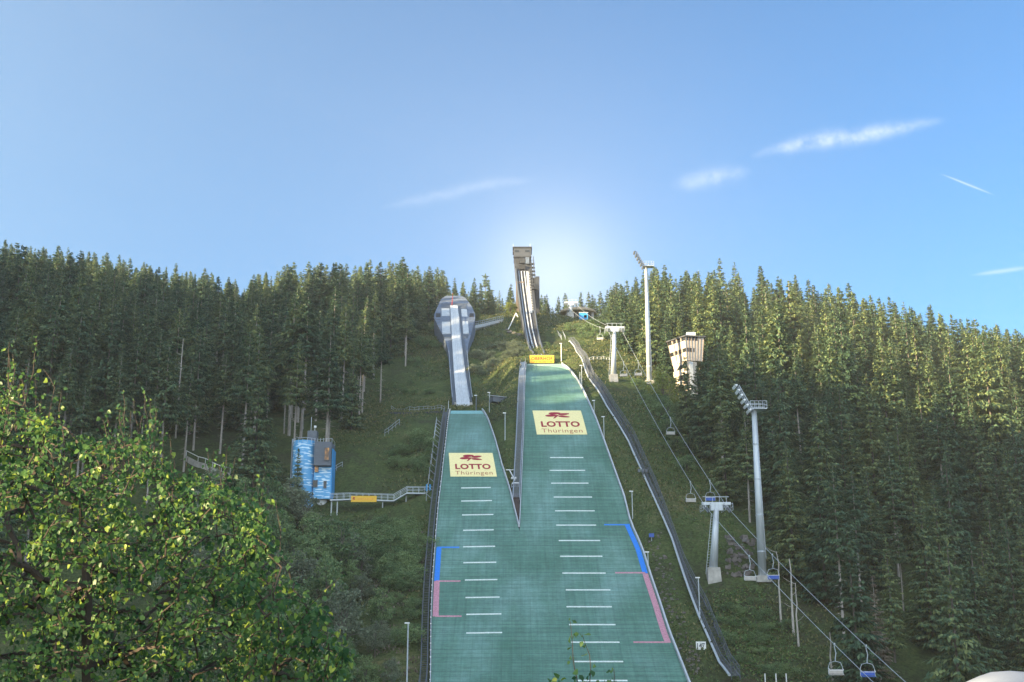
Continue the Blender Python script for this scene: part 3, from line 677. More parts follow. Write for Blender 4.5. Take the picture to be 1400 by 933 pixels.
tb = MB(); tb.box(((a.x + b_.x) / 2, a.y - .75, a.z - .75), (b_.x - a.x - .8, .1, .12)); tb.box(((a.x + b_.x) / 2 - .6, a.y - .75, a.z - 1.3), (1.4, .1, .35)); tb.build('recess', 'dsteel', o, O)
# access bridge on the right of the start house
rb = thing('access_bridge', 'pale footbridge leading right from the slate blue start house', 'bridge', tuple(at(650, 443, 315))); Ob = rb.location
bp_ = [(649, 445, 312), (662, 442.5, 318), (675, 439, 324), (688, 436.5, 330)]
MB().slab([(at(x, y, Y), at(x, y, Y) + Vector((0, 2.2, 0))) for x, y, Y in bp_], (0, 0, -.9)).build('deck', 'lpanel', rb, Ob)
for dy in (0, 2.2):
    P = [at(x, y, Y) + Vector((0, dy, 1.0)) for x, y, Y in bp_]; mb = MB().path(P, .06, 5)
    for q in resample(P, 1.5): mb.tube(q, q - Vector((0, 0, 1.0)), .05, n=4)
    mb.build('railing', 'rail', rb, Ob)
for x, y, Y in bp_: q = at(x, y, Y); MB().tube((q.x, q.y + 1.1, q.z - .8), (q.x, q.y + 1.1, gh(q.x, q.y + 1.1) - .4), .2, n=8).build('support', 'concrete', rb, Ob)

# ------------------------------------------------------------------ tall inrun tower
TT = [(489, 281.5), (486.5, 284), (481.5, 290), (470, 300), (451.5, 312), (428, 325), (397, 344), (370, 364)]   # row -> Y along the deck; height follows
def tY(row): return float(np.interp(row, [r_[0] for r_ in TT[::-1]], [r_[1] for r_ in TT[::-1]]))
def tp(px, row, up=0.0): q = at(px, row, tY(row)); q.z += up; return q
o = thing('inrun_tower', 'tall grey concrete inrun tower with start house on top and twin white tracks', 'ski jump', (8, 345, gh(8, 345))); O = o.location
le = [(486.5, 729), (481.5, 724), (470, 720.5), (451.5, 716.2), (428, 712), (397, 707.5), (370, 704.6), (352, 703)]
re_ = [(486.5, 745), (481.5, 743), (470, 739.2), (451.5, 736), (428, 733.4), (397, 730.3), (370, 728), (352, 726)]
TT += [(352, 366.5)]
ctr = [(a[0], a[1], b_[1]) for a, b_ in zip(le, re_)]
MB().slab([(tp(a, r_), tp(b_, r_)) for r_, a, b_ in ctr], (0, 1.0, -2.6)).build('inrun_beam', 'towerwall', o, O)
# raised parapets, tracks
def strip(pts, mat, name, up, th=-.3):
    return MB().slab([(tp(a, r_, up), tp(b_, r_, up)) for r_, a, b_ in pts], (0, 0, th)).build(name, mat, o, O)
strip([(486.5, 729, 730.2), (481.5, 724, 725.4), (470, 720.5, 721.8), (451.5, 716.2, 717.4), (428, 712, 713.2), (397, 707.5, 708.6), (370, 704.6, 705.8)], 'dsteel', 'parapet', .9, -1.0)
strip([(486.5, 743.4, 745), (481.5, 741.2, 743), (470, 737.4, 739.2), (451.5, 733.8, 735.2), (428, 730.6, 731.6)], 'dsteel', 'parapet', .9, -1.0)
rw = [486.5, 481.5, 470, 451.5, 428, 397, 372]
cl = [733.2, 728.8, 725, 721, 717.6, 713.6, 710.8]
def off(c, a, b_): return [(r_, x + a * k, x + b_ * k) for r_, x, k in zip(rw, c, (1, 1, 1, .92, .88, .82, .8))]
strip(off(cl, -2.8, 8.6), 'black', 'track_bed', .10, -.2)
strip(off(cl, 1.5, 3.0), 'track', 'jump_track', .28, -.2); strip(off(cl, 6.7, 8.1), 'track', 'jump_track', .28, -.2); strip(off(cl, -2.6, -1.4), 'steel', 'track_edge', .32, -.2)
strip([(428, 725, 728), (397, 721, 724.5), (372, 719.5, 722.5)], 'lpanel', 'side_stairs', .2)
# head house
q = at(714.2, 352, 366.5); zt = at(714, 340.5, 366.5).z; Wd = (725.8 - 702.2) / F * q.length
hb = MB(); hb.box((q.x, q.y + 3.0, (q.z + zt) / 2 + .1), (Wd, 7.0, zt - q.z + .2)); hb.build('head_house', plain('head_house_cladding', (.055, .065, .085), .8), o, O)
hb = MB(); hb.box((q.x, q.y + 3.0, zt + .35), (Wd + .7, 7.6, .35)); hb.build('roof', 'towerwall', o, O)
for px in (706.6, 720.6):
    a = at(px, 344.2, 366.5); mb = MB().box((a.x, q.y - .55, a.z), (1.35, .12, .65)); mb.build('window', 'glass', o, O)
mb = MB().box((q.x, q.y - .2, q.z + .0), (Wd + .25, .9, .5)); mb.build('sill_band', 'towerwall', o, O)
for px in (701.6, 724.8):
    a = at(px, 340.5, 369); mb = MB().tube((a.x, a.y, zt), (a.x, a.y, zt + 2.8), .09, .04, 5); mb.tube((a.x - .15, a.y, zt + 1.7), (a.x + .15, a.y, zt + 1.7), .07, n=4); mb.build('lightning_rod', 'steel', o, O)
# face below the house, small rooms and gate platforms
a = tp(713.5, 360); mb = MB().box((a.x, a.y, a.z + .6), (2.0, 1.8, 1.6)); mb.build('judge_cabin', 'towerwall', o, O)
a = tp(721, 361); mb = MB().box((a.x, a.y, a.z + .9), (1.2, 1.8, 2.2)); mb.build('start_cabin', 'slate', o, O)
mb = MB().box(tuple(tp(714, 368, .5)), (1.9, 1.2, 1.4)); mb.build('start_gate', 'black', o, O)
mb = MB()
for r_ in np.arange(362, 398, 5.0):
    a = tp(726.6 + (r_ - 362) * .08, r_, .2); mb.box((a.x + .2, a.y, a.z), (1.5, 1.6, .12)); 
    for dx in (-.5, .9): mb.tube((a.x + dx, a.y - .7, a.z), (a.x + dx, a.y - .7, a.z + 1.1), .05, n=4)
    mb.tube((a.x - .5, a.y - .7, a.z + 1.1), (a.x + .9, a.y - .7, a.z + 1.1), .05, n=4)
P1, P2 = tp(729, 358, 1.8), tp(731.2, 397, .8); mb.tube(P1, P2, .12, n=6); P1, P2 = tp(726, 362, 1.4), tp(728.5, 395, .8); mb.tube(P1, P2, .1, n=6)
mb.build('gate_platforms', 'towerwall', o, O)
mb = MB()
for r_ in np.arange(374, 428, 2.2):
    a = tp(722.0 + (r_ - 374) * .10, r_, .35); mb.box(tuple(a), (.95, .25, .1))
mb.build('start_step_ladder', 'white', o, O)
# supporting shaft and inclined legs
sx = at(708.5, 430, 350).x
gb = gh(sx + .3, 352); MB().box((sx + .6, 352, (gb + at(708, 384, 352).z) / 2 - .8), (2.6, 3.2, at(708, 384, 352).z - gb)).build('support_shaft', 'brown', o, O)
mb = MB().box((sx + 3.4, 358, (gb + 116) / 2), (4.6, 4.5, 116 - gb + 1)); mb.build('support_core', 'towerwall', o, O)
mb = MB(); a = at(705.5, 428.5, 330); b_ = at(694, 449, 318); b_.z = gh(b_.x, b_.y) - .2; mb.tube(a, b_, .16, n=8); c = tp(708, 428, -1.2); mb.tube(a, c, .16, n=8); mb.build('raking_strut', 'white', o, O)
mb = MB()
for row, pxl, pxr in ((451.5, 717, 735.4), (470, 721.5, 738)):
    for px in (pxl, pxr): q = tp(px, row, -1.5); MB().box((q.x, q.y + .8, (q.z + gh(q.x, q.y) - .5) / 2), (.7, .9, max(.4, q.z - gh(q.x, q.y) + .5))).build('pier', 'towerwall', o, O)
q = tp(739, 486.5); mb = MB().box((q.x, q.y + 1, q.z - 1.6), (3.4, 3.0, 2.8)); mb.build('take_off_block', 'towerwall', o, O)
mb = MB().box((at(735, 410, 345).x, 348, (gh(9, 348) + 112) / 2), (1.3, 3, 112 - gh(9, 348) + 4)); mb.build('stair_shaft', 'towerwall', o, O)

# sign OBERHOF
sy = YLT + .6; A = at(724.3, 496.5, sy); B = at(757.4, 486, sy); cz = (A.z + B.z) / 2
o = thing('sign_board', 'yellow OBERHOF sign board standing above the top of the larger landing slope', 'sign', ((A.x + B.x) / 2, sy, A.z - .4)); O = o.location
MB().box(((A.x + B.x) / 2, sy, cz), (B.x - A.x, .18, B.z - A.z)).build('board', 'yellow', o, O)
MB().box(((A.x + B.x) / 2, sy - .005, B.z + .04), (B.x - A.x + .15, .22, .1)).build('frame', 'dsteel', o, O)
fn = lambda u, v: (A.x + (B.x - A.x) * u, sy - .10, A.z + (B.z - A.z) * v)
put_text('OBERHOF', .06, .32, .94, .80, fn, .03, 1.08).build('lettering', 'orange', o, O)
mb = MB(); rr_ = random.Random(3); u = .06
while u < .92:
    w = rr_.uniform(.02, .035); mb.add([fn(u, .08), fn(min(.94, u + w), .08), fn(min(.94, u + w), .20), fn(u, .20)], [(0, 1, 2, 3)]); u += w + rr_.choice([.008, .008, .008, .03])
mb.build('small_print', 'orange', o, O)
for x in (A.x + .3, B.x - .3): MB().tube((x, sy + .15, A.z - 1.5), (x, sy + .15, B.z), .07, n=6).build('post', 'dsteel', o, O)

# ------------------------------------------------------------------ blue judges' tower
def blue_tower():
    base = G(434, 690); Y = 202.0; A = at(434, 690, Y); sc = A.length * 0 + (A.y * math.cos(PITCH) + A.z * math.sin(PITCH)) / F
    o = thing('judges_tower', 'blue judges tower with pale dashes, grey upper corner and roof railing, left of the jumps', 'tower', (A.x, Y, A.z)); O = o.location
    X = lambda px: A.x + (px - 434) * sc
    Z = lambda py: at(434, py, Y).z
    x0, xm, x1 = X(394), X(426), X(449.5); zt = Z(601.5); zb = Z(681)
    cx, r = (x0 + xm) / 2, (xm - x0) / 2
    pl = [(cx + r * math.cos(a), Y + 2.2 + r * 1.15 * math.sin(a)) for a in np.linspace(math.pi, 2 * math.pi, 17)] + [(xm, Y + 4.5), (x0, Y + 4.5)]
    MB().prism(pl, min(Z(686), gh(cx, Y + 2) - 1.0), zt).build('round_front', 'bluedash', o, O)
    MB().prism([(xm + .02, Y + .9), (x1, Y + 1.2), (x1, Y + 5.0), (xm + .02, Y + 5.0)], Z(681), Z(637)).build('body', 'bluedash', o, O)
    gz = Z(603.5)
    MB().prism([(xm + .02, Y + .2), (x1 - .05, Y + .6), (x1 - .05, Y + 5.0), (xm + .02, Y + 5.0)], Z(636.6), gz).build('upper_room', plain('grey_tower_cladding', (0.10, .12, .155), .6, scale=1, var=.12, stretch=(1, 1, 7)), o, O)
    MB().box(((xm + x1) / 2, Y + .8, Z(635.6)), (x1 - xm + .1, 1.4, .18)).build('shade_ledge', 'dsteel', o, O)
    MB().prism([(x1 + .003, Y + 1.3), (x1 + .15, Y + 1.3), (x1 + .15, Y + 4.8), (x1 + .003, Y + 4.8)], Z(680), Z(612)).build('side_trim', 'kiosk', o, O)
    for (a, b_, c, d, m_, yy) in ((440.3, 446.8, 611.5, 629, 'litglass', .47), (427, 432.2, 635.5, 644.5, 'litglass', .92), (425.6, 431.5, 656, 665, 'glass', .92), (440.3, 443.6, 657, 666, 'glass', 1.05)):
        w = MB().box(((X(a) + X(b_)) / 2, Y + yy - .03, (Z(c) + Z(d)) / 2), (X(b_) - X(a), .14, Z(c) - Z(d))).build('window', m_, o, O)
        fr = MB(); 
        for zz in (Z(c), Z(d)): fr.box(((X(a) + X(b_)) / 2, Y + yy - .06, zz), (X(b_) - X(a) + .15, .2, .09))
        for xx in (X(a), X(b_)): fr.box((xx, Y + yy - .062, (Z(c) + Z(d)) / 2), (.08, .2, Z(c) - Z(d) - .09))
        f_ = fr.build('frame', 'dsteel', None, (0, 0, 0)); f_.parent = w; f_.location = (-O[0], -O[1], -O[2])
    MB().box(((X(413.5) + X(426.5)) / 2, Y + 2.6, (Z(586.5) + zt) / 2), (X(426.5) - X(413.5), 1.8, Z(586.5) - zt)).build('roof_cabin', 'dsteel', o, O)
    MB().tube((X(417.6), Y + 2.2, Z(588)), (X(417.6), Y + 2.2, Z(567)), .05, n=5).build('antenna', 'steel', o, O)
    mb = MB().tube((X(423), Y + 2.2, Z(588)), (X(423), Y + 2.2, Z(582)), .05, n=5); mb.box((X(423.3), Y + 2.2, Z(580.5)), (.4, .3, .35)); mb.build('horn', 'white', o, O)
    mb = MB(); top = [(x, y_) for x, y_ in pl[:17]] + [(x1 - .1, Y + .7), (x1 - .1, Y + 4.8)]; h = .65
    for (a, b_) in zip(top, top[1:]):
        mb.tube((a[0], a[1], gz + h), (b_[0], b_[1], gz + h), .035, n=4)
    for k, a in enumerate(top):
        if k % 2 == 0: mb.tube((a[0], a[1], gz - .2), (a[0], a[1], gz + h), .035, n=4)
    for u in np.linspace(0, 1, 7): mb.tube((xm + (x1 - xm) * u, Y + .45 + .3 * u, gz - .1), (xm + (x1 - xm) * u, Y + .45 + .3 * u, gz + h), .05, n=4)
    mb.build('roof_railing', 'steel', o, O)
    mb = MB(); mb.path([(x0 - .25, Y + 2.2, Z(684)), (x0 - .25, Y + 2.2, Z(597))], .06, 5); mb.path([(x0 - .25, Y + 2.7, Z(684)), (x0 - .25, Y + 2.7, Z(597))], .06, 5)
    for z in np.arange(Z(684), Z(597), .5): mb.tube((x0 - .25, Y + 2.2, z), (x0 - .25, Y + 2.7, z), .03, n=4)
    mb.build('ladder', 'rail', o, O)
    gz0 = gh(X(436), Y + 3)
    MB().tube((X(436), Y + 2.8, min(gz0, Z(692)) - 1.5), (X(436), Y + 2.8, Z(680.5)), .95, n=20).build('round_base', 'white', o, O)
blue_tower()

# footbridge from the blue tower to the slope edge, with its yellow banner
wb = thing('footbridge', 'grey steel footbridge from the blue tower stepping up to the smaller landing slope', 'bridge', tuple(at(500, 690, 200))); O = wb.location
W3 = [at(451, 683, 200.5), at(478, 682, 200.5), at(538, 684, 200.2), at(556, 673.5, 200.0), at(596, 674, 200.0)]
MB().slab([(p_, p_ + Vector((0, 1.3, 0))) for p_ in W3], (0, 0, -.22)).build('deck', 'steel', wb, O)
for dy in (0, 1.3):
    P = [p_ + Vector((0, dy, 1.0)) for p_ in W3]; mb = MB().path(P, .045, 5).path([p_ - Vector((0, 0, .5)) for p_ in P], .03, 5)
    for q in resample(P, 1.1): mb.tube(q, q - Vector((0, 0, 1.0)), .035, n=4)
    mb.build('railing', 'steel', wb, O)
for px in (453, 461, 523, 555, 581):
    q = [p_ for p_ in W3]; xx = Xat(px, 680, 200.5); zz = float(np.interp(xx, [p_.x for p_ in W3], [p_.z for p_ in W3])); MB().tube((xx, 201, zz), (xx, 201, min(zz - 1.2, gh(xx, 201)) - .3), .12, n=6).build('support', 'mast', wb, O)
for px, mat_ in ((583.5, 'kiosk'), (588, 'kiosk')): MB().box(tuple(at(px, 667, 199.8)), (.3, .3, 1.1)).build('control_box', mat_, wb, O)
q = at(497.5, 682.5, 200.2); o = thing('advertising_banner', 'long yellow banner with a red mark hanging on the footbridge railing', 'banner', tuple(q)); O = o.location
wd = 34.5 / F * q.length; MB().box((q.x, q.y - .1, q.z), (wd, .05, 1.05)).build('banner_cloth', 'yellow', o, O)
fn = lambda u, v: (q.x + wd * (u - .5), q.y - .135, q.z + 1.05 * (v - .5))
clover(fn, .12, .5, .06, .42).build('emblem', 'orange', o, O)
mb = MB()
for k in range(9): mb.add([fn(.26 + k * .07, .38), fn(.30 + k * .07, .38), fn(.30 + k * .07, .62), fn(.26 + k * .07, .62)], [(0, 1, 2, 3)])
mb.build('faded_print', plain('faded_orange_print', (.72, .33, .04), .6), o, O)

# ------------------------------------------------------------------ cream judges' tower on the right
def cream_tower():
    Y = 262.0; A = at(943, 580, Y); sc = (A.y * math.cos(PITCH) + A.z * math.sin(PITCH)) / F; gz = gh(A.x, Y + 3)
    o = thing('judges_tower', 'cream judges tower flaring out towards its flat roof, half hidden by spruces on the right', 'tower', (A.x, Y, gz)); O = o.location
    X = lambda px: A.x + (px - 938) * sc
    Z = lambda py: at(938, py, Y).z
    def ring(l, c, r, back=7.0, dl=5.2, dr=.9): return [(X(c), Y), (X(r), Y + dr), (X(r) - .6, Y + back), (X(l) + .5, Y + back), (X(l), Y + dl)]
    # shaft (lower storeys)
    MB().prism(ring(930, 941, 952, dl=3.5), gz - 1, Z(494), ring(922, 938, 952, dl=4.4)).build('shaft', 'cream', o, O)
    lowr = ring(922, 937.5, 960); topr = ring(916, 936.5, 963.5)
    def lay(t_): return [(a[0] * (1 - t_) + b_[0] * t_, a[1] * (1 - t_) + b_[1] * t_) for a, b_ in zip(lowr, topr)]
    zz = [Z(493), Z(481), Z(475.5), Z(465.5), Z(460.5)]; Tt = [(z - zz[0]) / (zz[-1] - zz[0]) for z in zz]
    def grow(r_, d): cx = sum(p_[0] for p_ in r_) / 5; cy = sum(p_[1] for p_ in r_) / 5; return [(cx + (x - cx) * (1 + d), cy + (y - cy) * (1 + d)) for x, y in r_]
    MB().prism(lay(0), zz[0], zz[1], lay(Tt[1])).build('wall', 'cream', o, O)
    MB().prism(grow(lay(Tt[1]), -.05), zz[1], zz[2], grow(lay(Tt[2]), -.05)).build('window_band', 'glass', o, O)
    MB().prism(lay(Tt[2]), zz[2], zz[3], lay(Tt[3])).build('wall', 'cream', o, O)
    MB().prism(grow(lay(Tt[3]), -.05), zz[3], zz[4], grow(lay(Tt[4]), -.05)).build('window_band', 'glass', o, O)
    # pale closed bays on the right-hand side hide most of the lower band
    for (ra, rb) in ((1, 2), (3, 4)):
        a0, a1 = lay(Tt[ra]), lay(Tt[rb]); mb = MB()
        for (u0, u1) in (((.0, .06), (.34, .42), (.52, 1.0)) if ra == 1 else ((0, .07), (.30, .35), (.48, .53), (.66, 1.0))):
            p0 = [a0[0][i] + (a0[1][i] - a0[0][i]) * u0 for i in (0, 1)]; p1 = [a0[0][i] + (a0[1][i] - a0[0][i]) * u1 for i in (0, 1)]
            p2 = [a1[0][i] + (a1[1][i] - a1[0][i]) * u1 for i in (0, 1)]; p3 = [a1[0][i] + (a1[1][i] - a1[0][i]) * u0 for i in (0, 1)]
            d = .3
            P = [(*p0, zz[ra]), (*p1, zz[ra]), (*p2, zz[rb]), (*p3, zz[rb])]; Q = [(x, y + d, z) for x, y, z in P]
            mb.add(P + Q, [(0, 1, 2, 3), (7, 6, 5, 4), (0, 4, 5, 1), (1, 5, 6, 2), (2, 6, 7, 3), (3, 7, 4, 0)])
        # posts on the left face
        for u in (.25, .5, .75):
            p0 = [a0[0][i] + (a0[4][i] - a0[0][i]) * u for i in (0, 1)]; p1 = [a1[0][i] + (a1[4][i] - a1[0][i]) * u for i in (0, 1)]
            mb.tube((*p0, zz[ra]), (*p1, zz[rb]), .16, n=4)
        mb.build('bay_panel', 'cream', o, O)
    for u in np.linspace(0, 1, 7):     # dark ribs
        p0 = [lowr[0][i] + (lowr[1][i] - lowr[0][i]) * u for i in (0, 1)]; p1 = [topr[0][i] + (topr[1][i] - topr[0][i]) * u for i in (0, 1)]
        MB().tube((p0[0], p0[1] - .04, zz[0]), (p1[0], p1[1] - .04, zz[-1]), .07, n=4).build('rib', 'brown', o, O)
    for u in (.33, .66, 1):
        p0 = [lowr[0][i] + (lowr[4][i] - lowr[0][i]) * u for i in (0, 1)]; p1 = [topr[0][i] + (topr[4][i] - topr[0][i]) * u for i in (0, 1)]
        MB().tube((p0[0] - .05, p0[1] - .04, zz[0]), (p1[0] - .05, p1[1] - .04, zz[-1]), .07, n=4).build('rib', 'brown', o, O)
    MB().prism(grow(topr, .12), zz[-1], zz[-1] + .3, grow(topr, .10)).build('roof', 'dconcrete', o, O)
    mb = MB(); mb.prism(grow(topr, -.15), zz[-1] + .3, zz[-1] + .8, grow(topr, -.35)); mb.build('roof_crown', 'dconcrete', o, O)
    MB().box((X(946.5), Y + 2.4, Z(455.5)), (2.1, 1.6, 1.3)).build('roof_hatch', 'lpanel', o, O)
    # balconies of the lower storeys on the left face
    for k, (y0, y1) in enumerate(((503, 511), (518, 526), (532.5, 540))):
        l = 922 + k * 1.6; P = [(X(l), Y + 4.6), (X(936.5), Y - .35), (X(938.5), Y + .4), (X(l + 2.2), Y + 5)]
        MB().prism(P, Z(y1), Z(y0)).build('balcony', 'cream', o, O)
        P = [(X(l + 1.2), Y + 4.4), (X(937.3), Y - .1), (X(939.0), Y + .5), (X(l + 2.6), Y + 5)]
        MB().prism(P, Z(y0) + .003, Z(y0 - 6.5)).build('window_band', 'glass', o, O)
    MB().prism([(X(941), Y - .08), (X(946), Y + .15), (X(946), Y + .5), (X(941), Y + .4)], Z(545), Z(494.6)).build('pilaster', 'lpanel', o, O)
cream_tower()

# ------------------------------------------------------------------ floodlight masts
def mast(px, pyb, pyt, label, lampside=-1):
    g = G(px, pyb); D = g.y * math.cos(PITCH) + g.z * math.sin(PITCH); top = at(px, pyt, g.y).z; H = top - g.z
    o = thing('floodlight_mast', label, 'floodlight mast', tuple(g), group='floodlight masts beside the jumps'); O = o.location
    MB().box((g.x, g.y, g.z + .15), (2.0, 2.0, .9)).build('foundation', 'concrete', o, O)
    MB().tube((g.x, g.y, g.z + .5), (g.x, g.y, top), .62, .30, 14).build('pole', 'mast', o, O, smooth=True)
    mb = MB()
    for z in np.linspace(g.z + 4, top, 5): mb.tube((g.x, g.y, z - .1), (g.x, g.y, z + .1), .66 - .30 * (z - g.z) / H, n=14)
    mb.build('pole_joint', 'steel', o, O)
    mb = MB(); mb.path([(g.x + .62, g.y, g.z + 3), (g.x + .38, g.y, top)], .05, 4); mb.build('climbing_rail', 'steel', o, O)
    mb = MB(); mb.box((g.x + .6, g.y, top), (2.4, 1.8, .15))
    for x in (-.6, .0, .6, 1.2, 1.8):
        for y in (-.9, .9): mb.tube((g.x + x, g.y + y, top), (g.x + x, g.y + y, top + 1.1), .04, n=4)
    for y in (-.9, .9):
        for h in (.55, 1.1): mb.tube((g.x - .6, g.y + y, top + h), (g.x + 1.8, g.y + y, top + h), .04, n=4)
    for x in (-.6, 1.8):
        for h in (.55, 1.1): mb.tube((g.x + x, g.y - .9, top + h), (g.x + x, g.y + .9, top + h), .04, n=4)
    mb.build('platform', 'steel', o, O)
    # leaning lamp frame
    a = Vector((g.x - .3, g.y - .2, top - .3)); b_ = a + Vector((-1.9, -.2, 3.6))
    mb = MB()
    for dy in (-.9, 0, .9): mb.tube(a + Vector((0, dy, 0)), b_ + Vector((0, dy, 0)), .07, n=5)
    for k in range(6): c = a.lerp(b_, k / 5); mb.tube(c + Vector((0, -1.1, 0)), c + Vector((0, 1.1, 0)), .06, n=5)
    mb.build('lamp_frame', 'dsteel' if px < 950 else 'steel', o, O)
    for k in range(6):
        for dy in (-.85, 0, .85):
            c = a.lerp(b_, k / 5) + Vector((-.25, dy, .12)); d = Vector((-.9, -.25, -.55)).normalized(); 
            MB().tube(c, c + d * .40, .13, .24, 10).build('floodlight', 'dsteel' if px < 950 else 'lampglass', o, O)
mast(888, 525, 365, 'tall floodlight mast farther up the hill in front of the sunlit spruces')
mast(1043, 794, 560, 'tall floodlight mast nearer the viewer, standing right of the lift pylon')

# ------------------------------------------------------------------ chairlift
def pylon(base, top, label, sc=1.0, white_base=True):
    o = thing('lift_pylon', label, 'lift pylon', tuple(base), group='pylons of the chairlift'); O = o.location
    H = top.z - base.z
    if white_base: MB().prism([(base.x - 1.0 * sc, base.y - 1), (base.x + 1.0 * sc, base.y - 1), (base.x + 1.0 * sc, base.y + 1), (base.x - 1.0 * sc, base.y + 1)], base.z - 1.2, base.z + 1.5 * sc,
        [(base.x - .85 * sc, base.y - .8), (base.x + .85 * sc, base.y - .8), (base.x + .85 * sc, base.y + .8), (base.x - .85 * sc, base.y + .8)]).build('foundation', 'concrete', o, O)
    MB().tube((base.x, base.y, base.z + 1.2 * sc), (top.x, top.y, top.z - .9 * sc), .62 * sc, .38 * sc, 14).build('shaft', 'mast', o, O, smooth=True)
    mb = MB(); mb.box((top.x, top.y, top.z - .2), (4.2 * sc, .5, .42 * sc)); mb.box((top.x, top.y, top.z - .8 * sc), (1.8 * sc, .5, .8 * sc)); mb.build('crossarm', 'mast', o, O)
    for s_ in (-1, 1):
        cx = top.x + s_ * 1.55 * sc; mb = MB(); mb.tube((cx, top.y - 2.2 * sc, top.z - 1.0 * sc - 1.2 * sc * .55), (cx, top.y + 2.2 * sc, top.z - 1.0 * sc + 1.2 * sc * .55), .10, n=6)
        mb.box((cx, top.y, top.z - .6 * sc), (.2, .3, .9 * sc))
        mb.build('sheave_beam', 'steel', o, O)
        for k in range(6):
            yy = -2.1 + 4.2 * k / 5; c = Vector((cx, top.y + yy * sc, top.z - .85 * sc + yy * sc * .3)); MB().tube(c - Vector((.08, 0, 0)), c + Vector((.08, 0, 0)), .28 * sc, n=12).build('sheave', 'dsteel', o, O)
        mb = MB(); pz = top.z - 1.3 * sc
        for x in (-.55, .55):
            for y in (-1.6, 0, 1.6): mb.tube((cx + x * sc, top.y + y, pz), (cx + x * sc, top.y + y, pz + 1.0), .04, n=4)
            for h in (0, .5, 1.0): mb.tube((cx + x * sc, top.y - 1.6, pz + h), (cx + x * sc, top.y + 1.6, pz + h), .04, n=4)
        mb.build('maintenance_basket', 'steel', o, O)
    mb = MB()
    for x in (-1.5, -.5, .5, 1.5): mb.tube((top.x + x * sc, top.y, top.z), (top.x + x * sc, top.y, top.z + .8 * sc), .045, n=4)
    mb.tube((top.x - 1.9 * sc, top.y, top.z + .8 * sc), (top.x + 1.9 * sc, top.y, top.z + .8 * sc), .05, n=4); mb.build('lifting_frame', 'steel', o, O)
    mb = MB()
    for x in (-.2, .2): mb.tube((base.x - .9 * sc + x, base.y, base.z + .6), (top.x - .55 * sc + x, top.y, top.z - 1.6 * sc), .045, n=4)
    for u in np.linspace(0, 1, int(H / .45)): c = Vector((base.x - .9 * sc, base.y, base.z + .6)).lerp(Vector((top.x - .55 * sc, top.y, top.z - 1.6 * sc)), u); mb.tube(c - Vector((.2, 0, 0)), c + Vector((.2, 0, 0)), .03, n=3)
    mb.build('ladder', 'steel', o, O)
    return o
b1 = G(976, 793); t1 = at(979, 687, b1.y); b2 = G(839, 522); t2 = at(840, 447, b2.y)
b3 = Vector((Xat(780.5, 443, 346), 346, gh(Xat(780.5, 443, 346), 346))); t3 = at(780.5, 413, 346)
pylon(b1, t1, 'nearest chairlift pylon with pale concrete foot left of the floodlight mast')
pylon(b2, t2, 'middle chairlift pylon on the grass left of the farther floodlight mast')
pylon(b3, t3, 'small topmost chairlift pylon in front of the beige roofed mountain station', 1.0)
# cables
b0 = Vector((38.5, 96, -25.0)); t0 = Vector((38.5, 96, -9.5))
b0.z = gh(38.5, 96)
stn = Vector((Xat(785, 425, 362), 362, t3.z - .5))
lines = {}
for s_, nm in ((-1, 'left'), (1, 'right')):
    P = []
    an = [stn, t3, t2, t1, t0]
    for a, b_ in zip(an, an[1:]):
        a = a + Vector((s_ * 1.55, 0, -.65)); b_ = b_ + Vector((s_ * 1.55, 0, -.65)); L_ = (b_ - a).length
        for k in range(16): u = k / 16; q = a.lerp(b_, u); q.z -= 4 * u * (1 - u) * L_ * .013; P.append(q)
    P.append(b_); lines[s_] = P
    ob = MB().path(P, .036, 5).build('lift_cable', 'steel', None, tuple(P[0])); tag(ob, 'left cable of the chairlift, nearer the ski jumps' if s_ < 0 else 'right cable of the chairlift, nearer the forest', 'cable')
def chair_at(s_, px, label, blue, scl=1.0):
    best = min(lines[s_], key=lambda q: abs(proj(*q)[0] - px)); i = [k for k, q in enumerate(lines[s_]) if q is best][0]
    # refine between neighbours
    cand = []
    for j in (i - 1, i):
        if 0 <= j < len(lines[s_]) - 1:
            for u in np.linspace(0, 1, 12): q = lines[s_][j].lerp(lines[s_][j + 1], u); cand.append(q)
    q = min(cand, key=lambda c: abs(proj(*c)[0] - px))
    c = copy_tree(CH[blue]) ; c.location = q; c.rotation_euler = (0, 0, random.uniform(-.15, .15)); c['label'] = label; return c
def make_chair(blue):
    o = thing('lift_chair', 'chair', 'lift chair', (0, 0, -900), group='chairs hanging on the chairlift')
    mb = MB(); mb.path([(0, 0, 0), (0, 0, -.3), (.12, 0, -.9), (0, 0, -1.5), (0, 0, -1.75)], .05, 5); mb.box((0, 0, .02), (.14, .5, .2)); mb.build('hanger', 'steel', o)
    mb = MB(); 
    for s_ in (-1, 1): mb.path([(0, .15, -1.7), (s_ * .55, .15, -1.85), (s_ * .72, .15, -2.3), (s_ * .74, .10, -3.0), (s_ * .72, -.42, -3.1)], .032, 5)
    mb.path([(-.73, .14, -2.55), (.73, .14, -2.55)], .035, 4); mb.build('side_frame', 'steel', o)
    m_ = 'seatblue' if blue else 'seatgrey'
    mb = MB(); mb.box((0, -.15, -3.05), (1.42, .5, .07)); mb.build('seat', m_, o)
    mb = MB(); mb.box((0, .13, -2.75), (1.40, .06, .42)); mb.build('backrest', m_, o)
    mb = MB(); mb.path([(-.7, -.45, -2.6), (.7, -.45, -2.6)], .03, 4); mb.path([(-.7, .12, -2.4), (-.7, -.45, -2.6)], .03, 4); mb.path([(.7, .12, -2.4), (.7, -.45, -2.6)], .03, 4); mb.build('safety_bar', 'white', o)
    return o
CH = {0: make_chair(0), 1: make_chair(1)}
bpy.context.view_layer.update()
